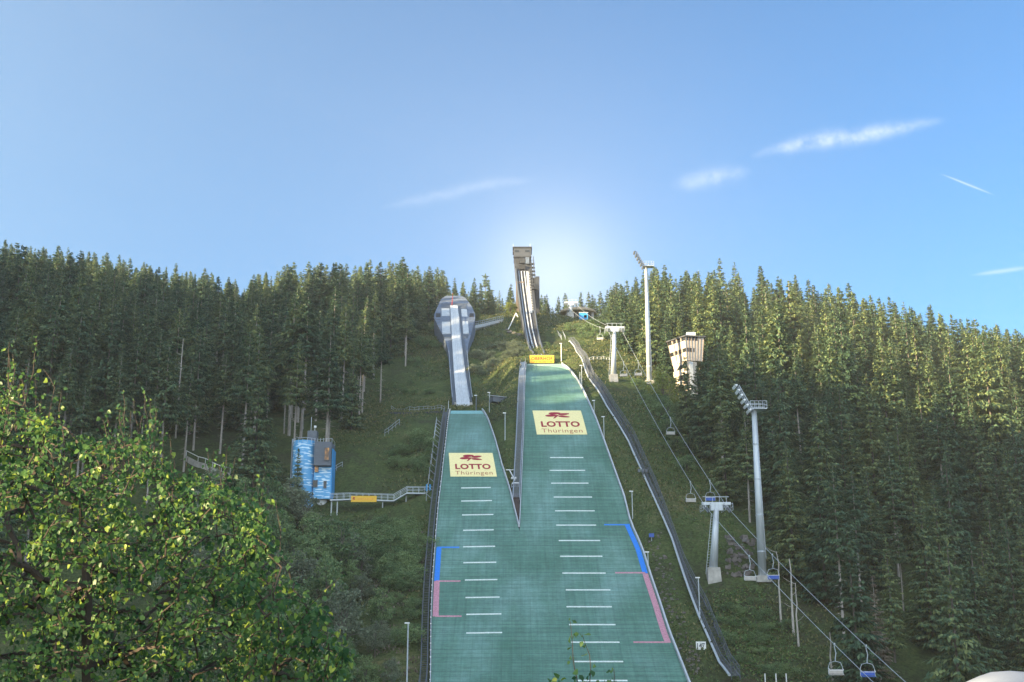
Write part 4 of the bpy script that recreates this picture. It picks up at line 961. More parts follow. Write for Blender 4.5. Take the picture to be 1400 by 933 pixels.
specs = [(-1, 1141, 'slatted lift chair at the lower right, left of the blue seated one', 0), (1, 1183, 'blue seated lift chair at the lower right edge of the forest', 1),
         (-1, 1024, 'slatted lift chair hanging just left of the nearer floodlight mast', 0), (1, 1055, 'blue seated lift chair hanging just right of the nearer floodlight mast', 1),
         (-1, 944, 'slatted lift chair hanging up the slope left of the nearest pylon', 0), (1, 970, 'blue seated lift chair hanging just above the nearest pylon', 1),
         (-1, 852, 'slatted lift chair below the middle pylon, the left one of two', 0), (1, 872, 'slatted lift chair below the middle pylon, the right one of two', 0),
         (-1, 820, 'slatted lift chair between the topmost and the middle pylon', 0), (1, 916, 'slatted lift chair in front of the dark wood below the cream tower', 0)]
for s in specs: chair_at(*s)
for c in CH.values():
    for ch in list(c.children): bpy.data.objects.remove(ch)
    bpy.data.objects.remove(c)
# mountain station and blue kiosk
q = G(790, 440); Y = 360.0; A = at(790, 428, Y); sc = (A.y * math.cos(PITCH) + A.z * math.sin(PITCH)) / F; gz = gh(A.x, Y)
o = thing('mountain_station', 'open lift station with a low beige domed roof at the hilltop', 'lift station', (A.x, Y, gz)); O = o.location
mb = MB(); n = 18; rings = [(1.0, 0), (1.0, .45), (.93, .85), (.75, 1.25), (.45, 1.55), (.0, 1.65)]; rx, ry = 25.5 * sc, 5.0; zb = A.z - .3
P = []; 
for k, (r_, h) in enumerate(rings): P += [(A.x + rx * max(r_, .001) * math.cos(2 * math.pi * i / n), Y + ry * max(r_, .001) * math.sin(2 * math.pi * i / n), zb + h) for i in range(n)]
fs = [(k * n + i, k * n + (i + 1) % n, (k + 1) * n + (i + 1) % n, (k + 1) * n + i) for k in range(len(rings) - 1) for i in range(n)] + [tuple(range(n - 1, -1, -1))]
mb.add(P, fs); mb.build('roof', 'roofbeige', o, O)
for dx in (-3.6, -.6, 2.6, 4.6): MB().box((A.x + dx, Y - 1.5, (zb + gz) / 2 - .3), (.7, .7, zb - gz + .9)).build('pillar', 'concrete', o, O)
MB().box((A.x + 1, Y + 2, (zb + gz) / 2), (7, 2.5, zb - gz + .5)).build('machine_room', 'dsteel', o, O)
q = at(798, 439.5, 345); A = Vector((q.x, 345, gh(q.x, 345))); o = thing('kiosk', 'small bright blue cabin on thin legs by the top of the chairlift', 'cabin', tuple(A)); O = o.location
zc = at(798, 433, 345).z; MB().box((A.x, 346, zc), (2.6, 2.4, 2.2)).build('cabin', 'kiosk', o, O); MB().box((A.x, 346, zc + 1.2), (2.9, 2.7, .2)).build('roof', 'mast', o, O)
for dx in (-1.1, 0, 1.1): MB().tube((A.x + dx, 345.1, zc - 1.1), (A.x + dx, 345.1, A.z - .5), .12, n=6).build('leg', 'mast', o, O); MB().box((A.x + .5, 344.77, zc), (.8, .08, .8)).build('window', 'glass', o, O)

# ------------------------------------------------------------------ small posts, lamps, signs
def lamp_post(px, pyb, pyt, label, mat='mast', r=.06, head=True, cat='lamp post', name='lamp_post', group='thin lamp posts along the landing slopes'):
    g = G(px, pyb); top = at(px, pyt, g.y).z
    o = thing(name, label, cat, tuple(g), group=group); O = o.location
    MB().tube((g.x, g.y, g.z - .2), (g.x, g.y, top), r * 1.3, r, 6).build('post', mat, o, O)
    if head: MB().box((g.x - .12, g.y, top), (.6, .3, .16)).build('lamp_head', 'lampglass', o, O)
lamp_post(767.5, 497, 470, 'thin white post rising at the top right corner of the larger landing slope', 'white', .09)
lamp_post(795.5, 529, 500, 'taller thin post by the upper right edge of the larger landing slope')
lamp_post(793, 524, 509, 'short thin post beside the taller one by the upper right edge', head=False)
lamp_post(826, 602, 570, 'thin post right of the larger landing slope level with its banner')
lamp_post(865, 712, 672, 'thin post right of the larger slope just above the blue stripe')
lamp_post(886.5, 782, 755, 'thin post right of the larger slope beside the end of the blue stripe')
lamp_post(812.5, 566, 548, 'short post right of the larger slope above its banner')
lamp_post(957, 846, 790, 'thin post standing in the lower stretch of the long right stairway')
lamp_post(669, 566, 537, 'thin post on the grass between both slopes, the upper one')
lamp_post(690.5, 602, 565, 'thin post on the grass between both slopes, the lower one')
lamp_post(633, 563, 540, 'post with control cabinet right of the smaller take-off', 'dsteel', .1) if False else None
lamp_post(651, 563, 541, 'dark post with cabinet beside the smaller take-off', 'dsteel', .12)
lamp_post(613, 561, 548, 'short post left of the smaller take-off', head=False)
lamp_post(556, 945, 852, 'leaning grey lamp post left of the smaller slope at the bottom of the view', 'steel', .08)
for px, l in ((1047, 'leftmost of three short red and white poles at the bottom right of the stairway'), (1062, 'middle one of three short poles right of the stairway'), (1076, 'rightmost of three short poles at the foot of the brambles')):
    lamp_post(px, 945, 921, l, 'white', .07, False, 'marker pole', 'marker_pole', 'marker poles at the foot of the slope')
g = G(958.5, 890); top = at(958.5, 883, g.y); o = thing('distance_sign', 'small white board reading 147 on the verge right of the larger slope', 'sign', tuple(g)); O = o.location
wd = 13 / F * g.length; MB().box((g.x, g.y - .1, top.z), (wd, .06, 1.0)).build('board', 'white', o, O); MB().tube((g.x, g.y, g.z - .2), (g.x, g.y, top.z), .05, n=5).build('post', 'steel', o, O)
put_text('147', .10, .18, .90, .82, lambda u, v: (g.x + wd * (u - .5), g.y - .15, top.z + (v - .5)), .02).build('lettering', 'dsteel', o, O)
g = G(891, 742); o = thing('control_box', 'small blue box on a post right of the blue stripe', 'box', tuple(g)); O = o.location
MB().box((g.x, g.y, g.z + .75), (.75, .4, .55)).build('cabinet', 'seatblue', o, O); MB().tube((g.x, g.y, g.z - .1), (g.x, g.y, g.z + .5), .06, n=5).build('post', 'steel', o, O)
mb0 = G(879, 655); o = thing('lamp_cluster', 'small dark cluster of lamps on the left rail of the long right stairway', 'lamps', tuple(mb0)); O = o.location
mb = MB()
for k in range(3): mb.box((mb0.x - .6 + k * .6, mb0.y, mb0.z + 1.2), (.4, .4, .5))
mb.tube((mb0.x, mb0.y, mb0.z - .1), (mb0.x, mb0.y, mb0.z + 1), .08, n=6); mb.build('lamps', 'dsteel', o, O)
# machinery in the wedge between both slopes
Yw = rowY(662); zw = gh((LLf(Yw) + NRf(Yw)) / 2, Yw)
o = thing('snow_gun', 'white snow gun with a slanting lance between the two slopes', 'snow gun', tuple(at(704, 664, Yw))); q = Vector(o.location); O = o.location
MB().path([(q.x - .9, q.y + 4.2, q.z + 3.2), (q.x, q.y, q.z + .9)], .10, 6).build('lance', 'white', o, O); mb = MB().box((q.x - .9, q.y + 4.2, q.z + 3.3), (1.3, .2, .15)); mb.build('nozzle_bar', 'white', o, O)
MB().box((q.x - .2, q.y + 1.8, q.z + 1.5), (.9, .5, .35)).build('bracket', 'white', o, O); MB().box((q.x + .1, q.y, q.z + .35), (1.2, .6, .25)).build('base_plate', 'white', o, O)
mb = MB()
for x in (-.55, 0, .55): mb.tube((q.x + x, q.y, q.z + .3), (q.x + x, q.y, q.z - 1.6), .06, n=5)
for z in (-.2, -.8): mb.tube((q.x - .65, q.y, q.z + z), (q.x + .65, q.y, q.z + z), .05, n=5)
mb.build('stand', 'steel', o, O)
ew = MB(); ys_ = np.linspace(YM + 2.2, YM + 11, 8)
ew.slab([((NRf(y) + .22, y, float(zL(y)) - .15), (LLf(y) - .22, y, float(zL(y)) - .15)) for y in ys_], (0, 0, -.5)); tag(ew.build('wedge_cover', 'soil', None, (XM, YM + 2.2, float(zL(YM + 2)))), 'dark brown covering in the narrow wedge where both slopes meet', 'cover')
# machine with a tilted roof on the grass between the slopes
g = G(682, 552); o = thing('winch_shed', 'low grey shed with a slanting metal roof on the grass between both slopes', 'shed', tuple(g), R(28)); 
mb = MB().box((0, 0, .55), (3.6, 1.5, 1.1)); mb.build('body', 'dsteel', o)
mb = MB().box((0, -.1, 1.35), (4.4, 1.9, .14), mat=Matrix.Rotation(R(14), 3, 'X')); mb.build('roof', 'steel', o)
mb = MB().box((3.6, .4, .35), (3.2, .9, .5)); mb.box((5.4, .6, .5), (.5, .5, .9)); mb.build('winch', 'dsteel', o)
# boulders and masonry by the foot of the tall tower
rnd = random.Random(5)
def boulder(g, s, label, mat='stone'):
    mb = MB(); n = 8; rings = 5; P = []
    for i in range(rings + 1):
        th = math.pi * i / rings
        for k in range(n): an = 2 * math.pi * k / n; rr = s * rnd.uniform(.75, 1.1) * max(.02, math.sin(th)); P.append((rr * math.cos(an), rr * .8 * math.sin(an), s * .55 * math.cos(th) * rnd.uniform(.9, 1.1) + s * .2))
    mb.add(P, [(i * n + k, i * n + (k + 1) % n, (i + 1) * n + (k + 1) % n, (i + 1) * n + k) for i in range(rings) for k in range(n)])
    ob = mb.build('boulder', mat, None); ob.location = g; tag(ob, label, 'boulder', 'boulders at the foot of the tall tower')
for px, py, s, l in ((697, 456, 1.0, 'pale boulder at the lower left foot of the tall tower'), (703, 457, .8, 'smaller boulder right of the pale one by the tall tower'), (710, 459, .9, 'grey boulder tight against the tall inrun'), (693, 452, .6, 'small light stone left of the tower strut foot')):
    boulder(G(px, py), s, l)
# retaining walls and paths on the hilltop
def wall_strip(pts, h, mat, name, label, cat='wall', th=.4, rail=False):
    P = resample(pts, 2.5); o = thing(name, label, cat, tuple(P[0])); O = o.location
    MB().slab([((q.x, q.y, gh(q.x, q.y) + h), (q.x, q.y + th, gh(q.x, q.y) + h)) for q in P], (0, 0, -h - .8)).build('wall', mat, o, O)
    if rail:
        mb = MB().path([(q.x, q.y, gh(q.x, q.y) + h + .9) for q in P], .07, 5)
        for q in P: mb.tube((q.x, q.y, gh(q.x, q.y) + h), (q.x, q.y, gh(q.x, q.y) + h + .9), .05, n=4)
        mb.build('guard_rail', 'white', o, O)
wall_strip([G(642, 425), G(660, 423), G(680, 423), G(697, 425)], 1.5, 'lpanel', 'retaining_wall', 'long pale wall along the hilltop between the start house and the tall tower')
wall_strip([G(254, 632), G(270, 640), (G(290, 648)), G(314, 656)], 1.1, 'concrete', 'retaining_wall', 'pale retaining wall with guard rail on the bank in the left forest', rail=True, th=.6)

# level path left of the smaller take-off
P = [G(533, 566), G(560, 566), G(590, 565), G(612, 566)]
pth = MB().slab([((q.x, q.y - .9, gh(q.x, q.y) + .12), (q.x, q.y + 1.4, gh(q.x, q.y + 1) + .12)) for q in resample(P, 2)], (0, 0, -.4)).build('path', M['dconcrete'], None, tuple(P[0])); tag(pth, kind='structure')

# ------------------------------------------------------------------ white parasol at the lower right, close to the viewer
ctr_ = at(1381, 917.5, 8.2); gz = gh(ctr_.x, ctr_.y)
o = thing('parasol', 'white canvas parasol whose top shows in the bottom right corner', 'parasol', (ctr_.x, ctr_.y, gz)); O = o.location
mb = MB(); n = 10; rr = [(0.01, 0), (.12, -.008), (.20, -.035), (.29, -.075), (.32, -.13), (.33, -.16)]
P = []
for r_, h in rr: P += [(ctr_.x + r_ * 1.0 * math.cos(2 * math.pi * i / n + .2), ctr_.y + r_ * math.sin(2 * math.pi * i / n + .2), ctr_.z + h) for i in range(n)]
mb.add(P, [(k * n + i, k * n + (i + 1) % n, (k + 1) * n + (i + 1) % n, (k + 1) * n + i) for k in range(len(rr) - 1) for i in range(n)]); mb.build('canopy', 'canvas', o, O, smooth=True)
MB().tube((ctr_.x, ctr_.y, gz), (ctr_.x, ctr_.y, ctr_.z - .02), .025, n=10).build('pole', 'steel', o, O)
#@@VEG
# ------------------------------------------------------------------ vegetation
rg = np.random.default_rng(11)
def kites(base, dirv, side, length, width):
    """flat leaf-like four-cornered sprays from arrays"""
    mid = base + dirv * (length * .45)[:, None]
    a = mid + side * (width * .5)[:, None]; c = mid - side * (width * .5)[:, None]; tip = base + dirv * length[:, None]
    V_ = np.stack([base, c, tip, a], 1).reshape(-1, 3); return V_, np.arange(len(V_)).reshape(-1, 4)
def unit(v): return v / np.maximum(np.linalg.norm(v, axis=1, keepdims=True), 1e-9)
def tube_np(pts, rad, n=6):
    V_ = []; Fc = []
    for (p_, r_) in zip(pts, rad):
        for k in range(n): a = 2 * math.pi * k / n; V_.append((p_[0] + r_ * math.cos(a), p_[1] + r_ * math.sin(a), p_[2]))
    for i in range(len(pts) - 1):
        for k in range(n): Fc.append((i * n + k, i * n + (k + 1) % n, (i + 1) * n + (k + 1) % n, (i + 1) * n + k))
    return np.array(V_), np.array(Fc)
def spruce_data(seed, H=22.0, cb=.12, Rm=2.9, levels=34, per=7, blades=6, sparse=0.0, size=1.0, deadlow=True):
    r = np.random.default_rng(seed)
    bend = r.uniform(-.25, .25, 2)
    tz = np.linspace(0, 1, 7); tp_ = [(bend[0] * math.sin(z * 2.5), bend[1] * z, z * H) for z in tz]
    TV, TF = tube_np(tp_, [.20 * (1 - z) ** .8 * H / 22 + .02 for z in tz], 6)
    Bs, Ds, Ss, Ls, Ws = [], [], [], [], []
    lob = r.uniform(0, 6.28, 4)
    for li in range(levels):
        t = (li + r.uniform(0, .9)) / levels; z = H * (1 - t * (1 - cb)) - .1
        if z < .6: continue
        env = Rm * (t ** .92) * (1 - .18 * max(0, t - .85) / .15) + .12
        k_ = max(3, int(round(per * (0.55 + .6 * t) + r.uniform(-1, 1))))
        for b_ in range(k_):
            if r.random() < sparse: continue
            az = r.uniform(0, 2 * math.pi); L = env * r.uniform(.62, 1.18) * (1 + .16 * math.sin(az * 2 + lob[0] + t * 9) + .10 * math.sin(az * 3 + lob[1] - t * 17))
            up = .45 - 1.0 * min(1, t * 1.7) + r.uniform(-.15, .15)
            o_ = np.array([math.cos(az), math.sin(az), 0.0]); sd = np.array([-math.sin(az), math.cos(az), 0.0])
            nb = max(3, int(blades * (.45 + L / Rm)))
            for j in range(nb):
                s_ = (j + r.uniform(.2, .9)) / nb; s_ = .12 + .88 * s_
                p_ = np.array([tp_[0][0], 0, z]) + o_ * (L * s_) + np.array([0, 0, up * L * s_ * .55 + .16 * L * s_ * s_]) 
                sg = -1 if (j % 2) else 1; spread = r.uniform(.2, 1.0) * (1 if s_ < .85 else .3)
                d = o_ + sd * sg * spread + np.array([0, 0, up * .5 - r.uniform(.05, .55)])
                d /= np.linalg.norm(d); q = np.cross(d, np.array([r.uniform(-.5, .5), r.uniform(-.5, .5), 1.0])); q /= np.linalg.norm(q)
                Bs.append(p_); Ds.append(d); Ss.append(q); Ls.append(r.uniform(.55, 1.0) * size * (.30 + .65 * min(1, L / 2.0))); Ws.append(r.uniform(.16, .34) * size * (.6 + .4 * min(1, L)))
                if r.random() < .8:      # hanging twigs under the bough
                    jj = r.uniform(-.25, .25, 3); d2 = np.array([0, 0, -1.0]) + o_ * r.uniform(.1, .7) + sd * r.uniform(-.5, .5); d2 /= np.linalg.norm(d2)
                    Bs.append(p_ * [1, 1, 1] + jj * [1, 1, .3]); Ds.append(d2); sq = sd + o_ * r.uniform(-.6, .6); sq /= np.linalg.norm(sq); Ss.append(sq)
                    Ls.append(r.uniform(.35, .75) * size * (.35 + .6 * min(1, L / 2.0))); Ws.append(r.uniform(.18, .40) * size * (.45 + .55 * min(1, L)))
    # leader
    for j in range(5):
        az = r.uniform(0, 6.28); d = np.array([math.cos(az) * .16, math.sin(az) * .35, 1.0]); d /= np.linalg.norm(d); Bs.append(np.array([bend[0] * .6, bend[1], H - .5 - j * .12])); Ds.append(d); Ss.append(np.array([-math.sin(az), math.cos(az), 0])); Ls.append(.7); Ws.append(.16)
    CV, CF = kites(np.array(Bs), np.array(Ds), np.array(Ss), np.array(Ls), np.array(Ws))
    # dead stubs below the crown
    if deadlow and cb > .2:
        n = 26; az = r.uniform(0, 6.28, n); z = r.uniform(.12 * H, cb * H, n); d = np.stack([np.cos(az), np.sin(az), np.full(n, -.25)], 1); d = unit(d)
        V2, F2 = kites(np.stack([np.zeros(n), np.zeros(n), z], 1), d, np.tile([[0, 0, 1.0]], (n, 1)), r.uniform(.6, 1.6, n), np.full(n, .07)); F2 = F2 + len(TV); TV = np.vstack([TV, V2]); TF = np.vstack([TF, F2])
    return TV, TF, CV, CF
class Proto:
    def __init__(s, name, data, needle, bark):
        TV, TF, CV, CF = data
        s.trunk = npmesh(name + '_trunk', TV, 4, TF, bark); s.crown = npmesh(name + '_crown', CV, 4, CF, needle)
        s.joined = npmesh(name, np.vstack([TV, CV]), 4, np.vstack([TF, CF + len(TV)]), bark); s.joined.materials.append(M[needle])
        s.joined.polygons.foreach_set('material_index', np.concatenate([np.zeros(len(TF), np.int32), np.ones(len(CF), np.int32)]))
        s.H = max(CV[:, 2].max(), TV[:, 2].max())
def make_tree(name, proto, loc, h, rz, label, cat, group=None, wide=1.0):
    o = thing(name, label, cat, loc, rz, group); k = h / proto.H; o.scale = (k * wide, k * wide, k)
    a = bpy.data.objects.new('trunk', proto.trunk); b_ = bpy.data.objects.new('crown', proto.crown)
    for c in (a, b_): col.objects.link(c); c.parent = o
    return o
FULL = [Proto('spruce_full', spruce_data(100 + i, 21, .05, [3.7, 4.1, 3.3, 4.5, 3.9, 3.5][i], 44, 10, 9, size=1.12), 'needle', 'bark') for i in range(6)]
HIGH = [Proto('spruce_high', spruce_data(200 + i, 24, [.48, .55, .40, .50][i], [3.3, 2.9, 3.5, 3.1][i], 30, 9, 9, .04, size=1.12), 'needle', 'palebark') for i in range(4)]
THIN = [Proto('spruce_thin', spruce_data(300 + i, 20, .15, [2.8, 3.1][i], 36, 8, 8, .12, size=1.05), 'needle', 'bark') for i in range(2)]
PROT = FULL + HIGH + THIN

def pix_ground(X, Y):
    Z = hgroundS(X, Y); return (*proj(X, Y, Z), Z)
def left_bound(row): return np.interp(row, [415, 430, 450, 480, 520, 545, 575, 600, 640, 655, 690, 700], [600, 600, 585, 570, 540, 530, 500, 480, 455, 385, 330, 300])
def right_bound(row): return np.interp(row, [425, 445, 460, 500, 525, 545, 600, 640, 700, 720, 760, 800, 870, 933, 1000], [812, 826, 836, 868, 903, 915, 930, 955, 1000, 1020, 1062, 1072, 1098, 1125, 1180])
cells = []
stp = 6.9
XX, YY = np.meshgrid(np.arange(-240, 235, stp), np.arange(95, 470, stp)); XX = XX.ravel() + rg.uniform(-2.9, 2.9, XX.size); YY = YY.ravel() + rg.uniform(-2.9, 2.9, YY.size)
px_, py_, d_, ZZ = pix_ground(XX, YY)
hh = rg.normal(21.5, 4.6, XX.size).clip(15, 29)
hh = np.where((px_ < 560), hh + 1.5, hh)
hh = np.where((px_ > 700) & (px_ < 822) & (YY > 370), rg.uniform(12, 18.5, XX.size), hh)
hh = np.where((px_ > 610) & (px_ <= 700) & (YY > 350), rg.uniform(14, 19, XX.size), hh)
hh = np.where((px_ > 1080) & (py_ > 700), hh * .86, hh)
# younger trees along the wood's edges
edge_r = np.abs(px_ - right_bound(py_)); hh = np.where((edge_r < 14) & (px_ > 830) & (rg.random(XX.size) < .5), hh * rg.uniform(.45, .8, XX.size), hh)
SKX = [-50, 0, 60, 150, 230, 300, 340, 365, 400, 450, 500, 560, 600, 620, 650, 690, 740, 800, 830, 860, 900, 960, 1020, 1060, 1120, 1180, 1260, 1340, 1400, 1450]
SKY_ = [316, 322, 338, 343, 364, 371, 384, 362, 354, 358, 354, 348, 348, 366, 372, 382, 390, 388, 388, 370, 360, 360, 352, 366, 378, 396, 411, 436, 448, 456]
tpx, tpy, td = proj(XX, YY, ZZ + hh)
over = np.interp(tpx, SKX, SKY_) + rg.exponential(19, XX.size) - 7 * (rg.random(XX.size) < .12) - tpy     # trees on the crest stay as low as the crest line needs
hh = np.where((over > 0) & (tpx > -60) & (tpx < 1460), hh - over * td / F, hh)
tpx, tpy, td = proj(XX, YY, ZZ + hh)
left = (px_ < left_bound(py_)) & (py_ < 705) & (YY < 376) & (XX < 0)
right = (px_ > right_bound(py_)) & (YY < 376) & (XX > 10)
top = (YY >= 376) & ((px_ < 700) | (YY > 392))
top &= ~((px_ > 735) & (px_ < 800) & (YY < 396))
low_left = (XX < -72) & (py_ >= 705) & (YY < 190)
ok = (left | right | top | low_left) & (hh > 7) & (tpx > -45) & (tpx < 1445) & (tpy < 960)
# keep clear the footprints of towers, masts, lift line and the retaining wall
def clear(x, y, r): 
    global ok; ok &= np.hypot(XX - x, YY - y) > r
for nm, rad in (('judges_tower', 5.5), ('judges_tower.001', 6.0), ('floodlight_mast', 2.5), ('floodlight_mast.001', 2.5), ('lift_pylon', 6), ('lift_pylon.001', 6), ('retaining_wall.001', 3)):
    ob = bpy.data.objects.get(nm)
    if ob: clear(ob.location.x, ob.location.y + (2.5 if 'tower' in nm else 0), rad)
# sight cone in front of the towers (open glade in the photograph)
ok &= ~((px_ > 378) & (px_ < 460) & (YY < 205) & (YY > 150))
ct = proj(XX, YY, ZZ + hh)
ok &= ~((tpx > 890) & (tpx < 932) & (YY > 200) & (YY < 264) & (tpy < 565))
ok &= ~((tpx > 930) & (tpx < 984) & (YY > 200) & (YY < 264) & (tpy < 496))
liftx = np.interp(YY, [96, 170, 245, 346], [38.5, b1.x, b2.x, b3.x]); ok &= (np.abs(XX - liftx) > 5.5) | (YY > 372)
ok &= ~((YY < 176) & (XX < liftx + 7) & (XX > 10))
DG = G(1205, 940); ok &= ~((np.abs(tpx - 1205) < 30) & (YY < DG.y + 4) & (YY > DG.y - 60)) & (np.hypot(XX - DG.x, YY - DG.y) > 5)
ok &= ~((px_ > 252) & (px_ < 330) & (py_ > 640) & (py_ < 705))
shade = (XX < -150) & ((tpx <= -45)) & (XX > -240) & (YY < 345) & (YY > 95) & (rg.random(XX.size) < .8)
I = np.where(ok)[0]
print('spruces', len(I), 'ridge', int(shade.sum()))
def kindof(i):
    if px_[i] < 620:
        if py_[i] > 520: return rg.choice([0, 1, 2, 3, 4, 5, 6, 7, 8, 9, 10], p=[.05, .05, .05, .05, .04, .04, .18, .18, .17, .16, .03])
        return rg.choice(12, p=[.1, .09, .1, .09, .08, .08, .1, .1, .09, .09, .04, .04])
    return rg.choice(12, p=[.14, .14, .13, .12, .12, .12, .03, .03, .04, .03, .05, .05])
rank = sorted(I, key=lambda i: -(hh[i] / td[i]) * (1 if (0 < tpx[i] < 1400 and tpy[i] < 900) else .2) * (.55 if (px_[i] < 330 and tpy[i] > 560) else 1))
indiv = set(rank[:290]); rest = [i for i in I if i not in indiv]
def lab(i, k):
    x, y = px_[i], py_[i]; top_ = tpy[i]
    size = 'tall' if hh[i] > 24 else ('short' if hh[i] < 18.5 else 'medium tall')
    habit = 'full skirted' if k < 6 else ('bare stemmed' if k < 10 else 'thin crowned')
    if x > 700:
        if x < 880: z = 'on the right of the farther floodlight mast or beside it'
        elif x < 1010: z = 'on the forest edge between cream tower and nearest pylon'
        elif x < 1100: z = 'just behind the nearer floodlight mast' if y < 800 else 'at the wood edge by the three bare trunks'
        elif x < 1180: z = 'above the two lowest lift chairs' if y > 800 else 'in the right forest past the nearer floodlight mast'
        elif x < 1290: z = 'low on the right slope around the dead brown spruce' if y > 800 else 'in the middle of the shaded right slope'
        else: z = 'low at the right margin above the white parasol' if y > 800 else 'high at the right margin of the forest'
    else:
        if x > 500: z = 'on the left forest edge nearest the smaller inrun'
        elif x > 440: z = 'on the forest edge right of the blue tower'
        elif x > 380: z = 'directly behind the blue tower'
        elif x > 320: z = 'close to the left of the blue tower'
        elif x > 245: z = 'on the bank by the pale guard railed wall'
        elif x > 160: z = 'around the pale dead trunk of the left forest'
        elif x > 70: z = 'above the crown of the foreground birch'
        else: z = 'at the far left margin of the forest'
    return size + ' ' + habit + ' spruce ' + z, 'spruces ' + z
for i in sorted(indiv):
    k = kindof(i); s_, g_ = lab(i, k)
    make_tree('spruce_tree', PROT[k], (XX[i], YY[i], ZZ[i] - .2), hh[i], rg.uniform(0, 6.28), s_, 'spruce', g_, rg.uniform(.9, 1.2))

def gn_scatter(name, protos, pts, idx, scl, rot, label, cat=None):
    me = bpy.data.meshes.new(name); me.vertices.add(len(pts)); me.vertices.foreach_set('co', np.asarray(pts, np.float32).ravel())
    for nm, ty, dat in (('idx', 'INT', np.asarray(idx, np.int32)), ('rotz', 'FLOAT', np.asarray(rot, np.float32))):
        a = me.attributes.new(nm, ty, 'POINT'); a.data.foreach_set('value', dat)
    a = me.attributes.new('scl', 'FLOAT_VECTOR', 'POINT'); a.data.foreach_set('vector', np.asarray(scl, np.float32).ravel())
    ob = bpy.data.objects.new(name, me); col.objects.link(ob)
    pc = bpy.data.collections.new(name + '_kinds')
    for k, p_ in enumerate(protos):
        q = bpy.data.objects.new('%s_kind_%02d' % (name, k), p_); pc.objects.link(q)
    ng = bpy.data.node_groups.new(name, 'GeometryNodeTree'); ng.interface.new_socket('Geometry', in_out='INPUT', socket_type='NodeSocketGeometry'); ng.interface.new_socket('Geometry', in_out='OUTPUT', socket_type='NodeSocketGeometry')
    N = ng.nodes.new; Lk = ng.links.new
    gi = N('NodeGroupInput'); go = N('NodeGroupOutput'); ci = N('GeometryNodeCollectionInfo'); ci.inputs['Collection'].default_value = pc; ci.inputs['Separate Children'].default_value = True; ci.inputs['Reset Children'].default_value = True
    ip = N('GeometryNodeInstanceOnPoints'); ip.inputs['Pick Instance'].default_value = True
    def attr(nm, ty): a = N('GeometryNodeInputNamedAttribute'); a.data_type = ty; a.inputs['Name'].default_value = nm; return a.outputs['Attribute']
    cx = N('ShaderNodeCombineXYZ'); Lk(attr('rotz', 'FLOAT'), cx.inputs['Z'])
    Lk(gi.outputs[0], ip.inputs['Points']); Lk(ci.outputs[0], ip.inputs['Instance']); Lk(attr('idx', 'INT'), ip.inputs['Instance Index']); Lk(cx.outputs[0], ip.inputs['Rotation']); Lk(attr('scl', 'FLOAT_VECTOR'), ip.inputs['Scale'])
    Lk(ip.outputs[0], go.inputs[0])
    md = ob.modifiers.new('scatter', 'NODES'); md.node_group = ng
    tag(ob, label, cat, kind='stuff'); return ob
SI = np.concatenate([np.array(rest, int), np.where(shade)[0]])
kk = np.array([kindof(i) for i in SI]); sc_ = np.array([hh[i] / PROT[k].H for i, k in zip(SI, kk)])
wd_ = rg.uniform(.9, 1.2, len(SI))
gn_scatter('spruce_forest', [p_.joined for p_ in PROT], np.stack([XX[SI], YY[SI], ZZ[SI] - .2], 1), kk, np.stack([sc_ * wd_, sc_ * wd_, sc_], 1), rg.uniform(0, 6.28, len(SI)), 'dense dark spruce forest covering both hillsides and the skyline', 'forest')

# single remarkable trees
DEAD = Proto('dead_spruce', spruce_data(501, 17, .1, 2.2, 34, 8, 7, .05), 'deadneedle', 'deadbark')
def tree_at(name, proto, px, py, pyt, label, cat, group=None, wide=1.0):
    g = G(px, py); H = at(px, pyt, g.y).z - g.z; return make_tree(name, proto, (g.x, g.y, g.z - .2), H, 1.3, label, cat, group, wide)
tree_at('dead_spruce', DEAD, 1205, 936, 784, 'dead brown spruce with bare twigs low in the right forest', 'spruce')
for px, py, pyt, l in ((1137, 720, 560, 'slender spruce with its top catching sun right of the nearer floodlight mast'), (1146, 640, 445, 'tall spruce with bright sunlit top high in the right forest'), (1075, 690, 488, 'tall sunlit spruce directly behind the nearer floodlight lamps'),
                       (994, 690, 548, 'pale sunlit spruce above the nearest lift pylon'), (855, 480, 392, 'first sunlit spruce right of the mountain station')):
    tree_at('spruce_tree', FULL[int(px) % 6], px, py, pyt, l, 'spruce')
def bare_trunk(px, py, pyt, label, r=.17, stubs=8):
    g = G(px, py); H = at(px, pyt, g.y).z - g.z; o = thing('dead_tree', label, 'dead tree', tuple(g)); rr = random.Random(int(px)); pts = [Vector((rr.uniform(-.03, .03) * k, 0, H * k / 6 - .2)) for k in range(7)]
    MB().path(pts, r, 7, r * .35).build('trunk', 'deadbark', o)
    for k in range(stubs):
        z = H * rr.uniform(.35, .97); a = rr.uniform(0, 6.28); b_ = Vector((math.cos(a), math.sin(a), .55)) * rr.uniform(.5, 1.6); p0 = Vector((0, 0, z)); mid = p0 + b_ * .5 + Vector((0, 0, -.1)); MB().path([p0, mid, p0 + b_], .05, 4, .02).build('branch', 'deadbark', o)
bare_trunk(240, 600, 462, 'bare pale dead trunk standing out in the left forest', .2, 9)
bare_trunk(192, 620, 520, 'bent bare trunk left of the pale dead one', .16, 5)
bare_trunk(1068, 853, 752, 'leftmost of three bare trunks by the foot of the nearer mast', .16, 2)
bare_trunk(1085, 868, 762, 'middle and thickest of three bare trunks by the nearer mast', .19, 3)
bare_trunk(1092, 886, 795, 'rightmost of three bare trunks by the nearer mast', .15, 2)
bare_trunk(1140, 960, 862, 'bare grey trunk behind the slatted chair at the lower right', .17, 3)

